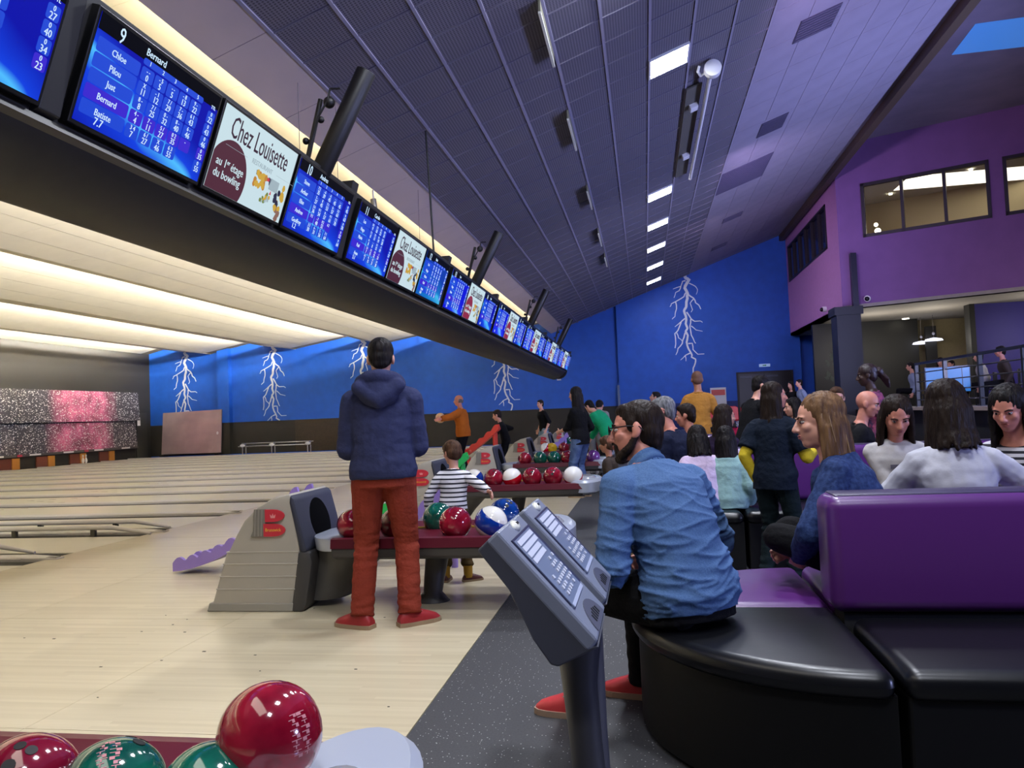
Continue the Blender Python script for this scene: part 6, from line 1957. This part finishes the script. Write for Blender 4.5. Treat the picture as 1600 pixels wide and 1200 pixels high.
# 15-17
p = at(1020, 624, 14.9)
person('man in a pale aqua tee shirt before the blue wall, looking up', p.x, p.y, 84, 1.60, lean=(-4, 0), bend=0, head=(6, 12, 0), skin='fair', top=C_aqua, sleeve=.42, top_loose=.03, bottom=C_jean, shoes=S_dark, hair=('short', HAIRM['black']), wide=1.05)
p = at(930, 660, 15.0)
person('person in a grey sweater bending forward behind the long haired woman', p.x, p.y, -10, 1.66, lean=(26, 0), bend=26, head=(0, -20, 0), skin='fair', top=C_grey, top_loose=.035, bottom=C_grey, shoes=S_dark, hair=('short', HAIRM['black']), hands={'L': (-.15, .5, .75, 0), 'R': (.15, .5, .75, 0)})
p = at(950, 660, 14.0)
person('person in a bright green top bending forward beside the one in grey', p.x, p.y, 60, 1.62, lean=(22, 0), bend=26, head=(0, -20, 0), skin='fair', top=C_green, top_loose=.035, bottom=C_black, shoes=S_dark, hair=('short', HAIRM['black']), hands={'L': (-.15, .5, .75, 0), 'R': (.15, .5, .75, 0)})
person('woman in black top and blue jeans with very long black hair reaching toward the balls', -.97, 11.5, 62, 1.645, lean=(2, 0), bend=3, head=(4, -2, 0), hands={'L': (-1.29, 11.66, .98), 'R': (.2, .15, .9, 0)}, elbows={'L': (-.5, -1, -.4)}, skin='fair', top=C_black, sleeve=.7, bottom=C_jean, shoes=S_dark, hair=('verylong', HAIRM['black']), fem=1, voxel=.008)
# 18-20 on the far approach
p = at(850, 660, 21.5)
person('woman in a black blouse and light jeans standing on the far approach', p.x, p.y, 122, 1.66, head=(10, 0, 0), skin='fair', top=C_black, sleeve=.6, bottom=C_jeanl, shoes=S_dark, hair=('short', HAIRM['dark']), fem=1, wide=1.12)
bx = at(688, 653, 16.5)
person('balding man in a rust sweater holding a pale ball out in front of him', -3.98, 16.55, 86, 1.76, lean=(3, 0), bend=4, head=(4, 0, 0), hands={'L': (bx.x + .05, bx.y - .11, bx.z - .02), 'R': (bx.x + .06, bx.y + .11, bx.z - .04)}, elbows={'L': (-.5, -.4, -1), 'R': (.5, -.4, -1)}, skin='rosy', top=C_rustsw, top_loose=.035, bottom=C_blackt, shoes=S_dark, hair=('fringe', HAIRM['grey']), wide=1.15)
BM['pale'] = marble('ball_pale', (196, 150, 110), (214, 176, 140))
ball('pale', (bx.x, bx.y, bx.z), 'pale tan ball held out by the man in the rust sweater', None, holes=False)
p = at(789, 660, 17.8)
person('child in black clothes standing behind the coral red ramp', p.x, p.y, 84, 1.40, kid=True, lean=(12, 0), bend=10, head=(4, -8, 0), hands={'L': (-.25, .3, .85, 0), 'R': (.2, .1, .9, 0)}, skin='fair', top=C_black, bottom=C_blackt, shoes=S_dark, hair=('short', HAIRM['dark']))
# 21-27 crowd on the right
p = at(1372, 600, 7.9)
person('dark skinned woman in a floral blouse with hair tied back standing in the crowd', p.x, p.y, 76, 1.64, head=(6, -4, 0), skin='dark', top=C_flor, bottom=C_blackt, shoes=S_dark, hair=('bun', mat('hair_auburn', (38, 20, 20), .5)), fem=1, voxel=.008)
p = at(1322, 660, 7.1)
person('bald man sitting on the far bench, partly hidden by the honey haired woman', p.x, 7.32, -100, 1.72, seat=.455, lean=(4, 0), bend=8, head=(-14, -12, 0), skin='rosy', top=C_black, bottom=C_jean, shoes=S_dark, hair=None, voxel=.008)
p = at(1310, 625, 9.2)
person('man with wavy brown hair facing the camera behind the honey haired woman', p.x, 9.84, 172, 1.86, seat=.455, lean=(2, 0), bend=4, head=(0, -6, 0), skin='fair', top=C_brownj, bottom=C_jean, shoes=S_dark, hair=('short', HAIRM['brown']), feet={'L': (-.12, .42, 0, 0), 'R': (.12, .42, 0, 0)})
p = at(1256, 645, 9.2)
person('woman in black with long black hair in profile to the left in the crowd', p.x, 9.84, 96, 1.66, seat=.455, lean=(4, 0), bend=6, head=(-4, 0, 0), skin='fair', top=C_black, bottom=C_blackt, shoes=S_dark, hair=('verylong', HAIRM['black']), fem=1, feet={'L': (-.05, .42, 0, 0), 'R': (.2, .40, 0, 0)})
p = at(1166, 640, 8.7)
person('older man with dark cap of hair and pale beard leaning on folded arms', p.x, p.y, -66, 1.62, lean=(10, 0), bend=12, head=(-14, -6, 0), hands={'L': (.08, .3, 1.02, 0), 'R': (-.06, .33, .98, 0)}, skin='fair', top=C_black, sleeve=.5, bottom=C_blackt, shoes=S_dark, hair=('short', HAIRM['black']), beard=HAIRM['grey'], wide=1.05)
p = at(1239, 612, 22.6)
person('dark haired woman standing left of the man in the grey blue tee', p.x, p.y, 130, 1.56, z0=.35, skin='fair', top=C_black, bottom=C_blackt, shoes=S_dark, hair=('long', HAIRM['black']), fem=1)
p = at(1254, 612, 22.2)
person('man in a grey blue tee shirt standing at the back by the column', p.x, p.y, 100, 1.60, z0=.35, skin='fair', top=C_ltee, sleeve=.45, bottom=C_blackt, shoes=S_dark, hair=('short', HAIRM['black']))
p = at(957, 735, 7.7)
person('small child in mustard trousers half hidden behind the bearded man', p.x, p.y, 80, 1.0, kid=True, lean=(3, 0), bend=4, skin='tan', top=C_brownj, bottom=cloth('trousers_mustard', (166, 104, 34)), shoes=S_brown, hair=('bowl', HAIRM['brown']))
p = at(1143, 650, 9.9)
person('person with dark hair and a crimson top, back turned, right of the plum jacket', p.x, p.y, 42, 1.56, seat=.455, lean=(6, 0), bend=8, skin='fair', top=cloth('top_crimson', (150, 18, 52)), bottom=C_blackt, shoes=S_dark, hair=('bob', HAIRM['black']), feet={'L': (-.12, .36, 0, 0), 'R': (.12, .36, 0, 0)})
M_chair = mat('bar_chair_black', (18, 17, 19), .5)
bc = None
def bar_person(u, v, d, yaw, label, seat=.42, **k):
    global bc
    p = at(u, v, d)
    person(label, p.x, p.y, yaw, 1.7, seat=seat, z0=1.0, voxel=.011, **k)
    t = empty('bar_chair', (p.x, p.y, 1.0), math.radians(yaw), 'black bar chair under the %s' % label.split(' sitting')[0], 'chair', 'bar chairs on the terrace')
    MB().box((-.21, -.2, seat - .04), (.21, .2, seat)).build('seat', M_chair, t, bevel=.01)
    MB().box((-.21, -.24, seat), (.21, -.2, seat + .38)).build('backrest', M_chair, t, bevel=.01)
    for a in (-.18, .18):
        for b_ in (-.18, .17): MB().box((a - .015, b_ - .015, 0), (a + .015, b_ + .015, seat - .03)).build('leg', M_chair, t)
bar_person(1573, 575, 16.6, 70, 'man in a brown jacket sitting at the bar near the right edge', skin='rosy', top=C_brownj, bottom=C_blackt, shoes=S_dark, hair=('short', HAIRM['black']))
bar_person(1431, 612, 21.0, 70, 'person in a grey blue tee sitting at the left end of the bar', seat=.36, skin='fair', top=C_ltee, bottom=C_blackt, shoes=S_dark, hair=('short', HAIRM['black']))
bar_person(1472, 590, 20.5, 150, 'fair woman with dark hair sitting behind the blue bar screens', skin='fair', top=C_black, bottom=C_blackt, shoes=S_dark, hair=('bob', HAIRM['dark']))
bar_person(1492, 590, 22.2, 110, 'fair person in black sitting right behind the blue bar screens', skin='fair', top=C_black, bottom=C_blackt, shoes=S_dark, hair=('short', HAIRM['black']))
bar_person(1538, 590, 18.5, 60, 'person in a pale shirt sitting between two railing posts at the bar', skin='fair', top=C_wsweat, bottom=C_blackt, shoes=S_dark, hair=('short', HAIRM['black']))

for m in list(MATS.values()):
    pass
bpy.data.scenes.remove(tmp_scene)
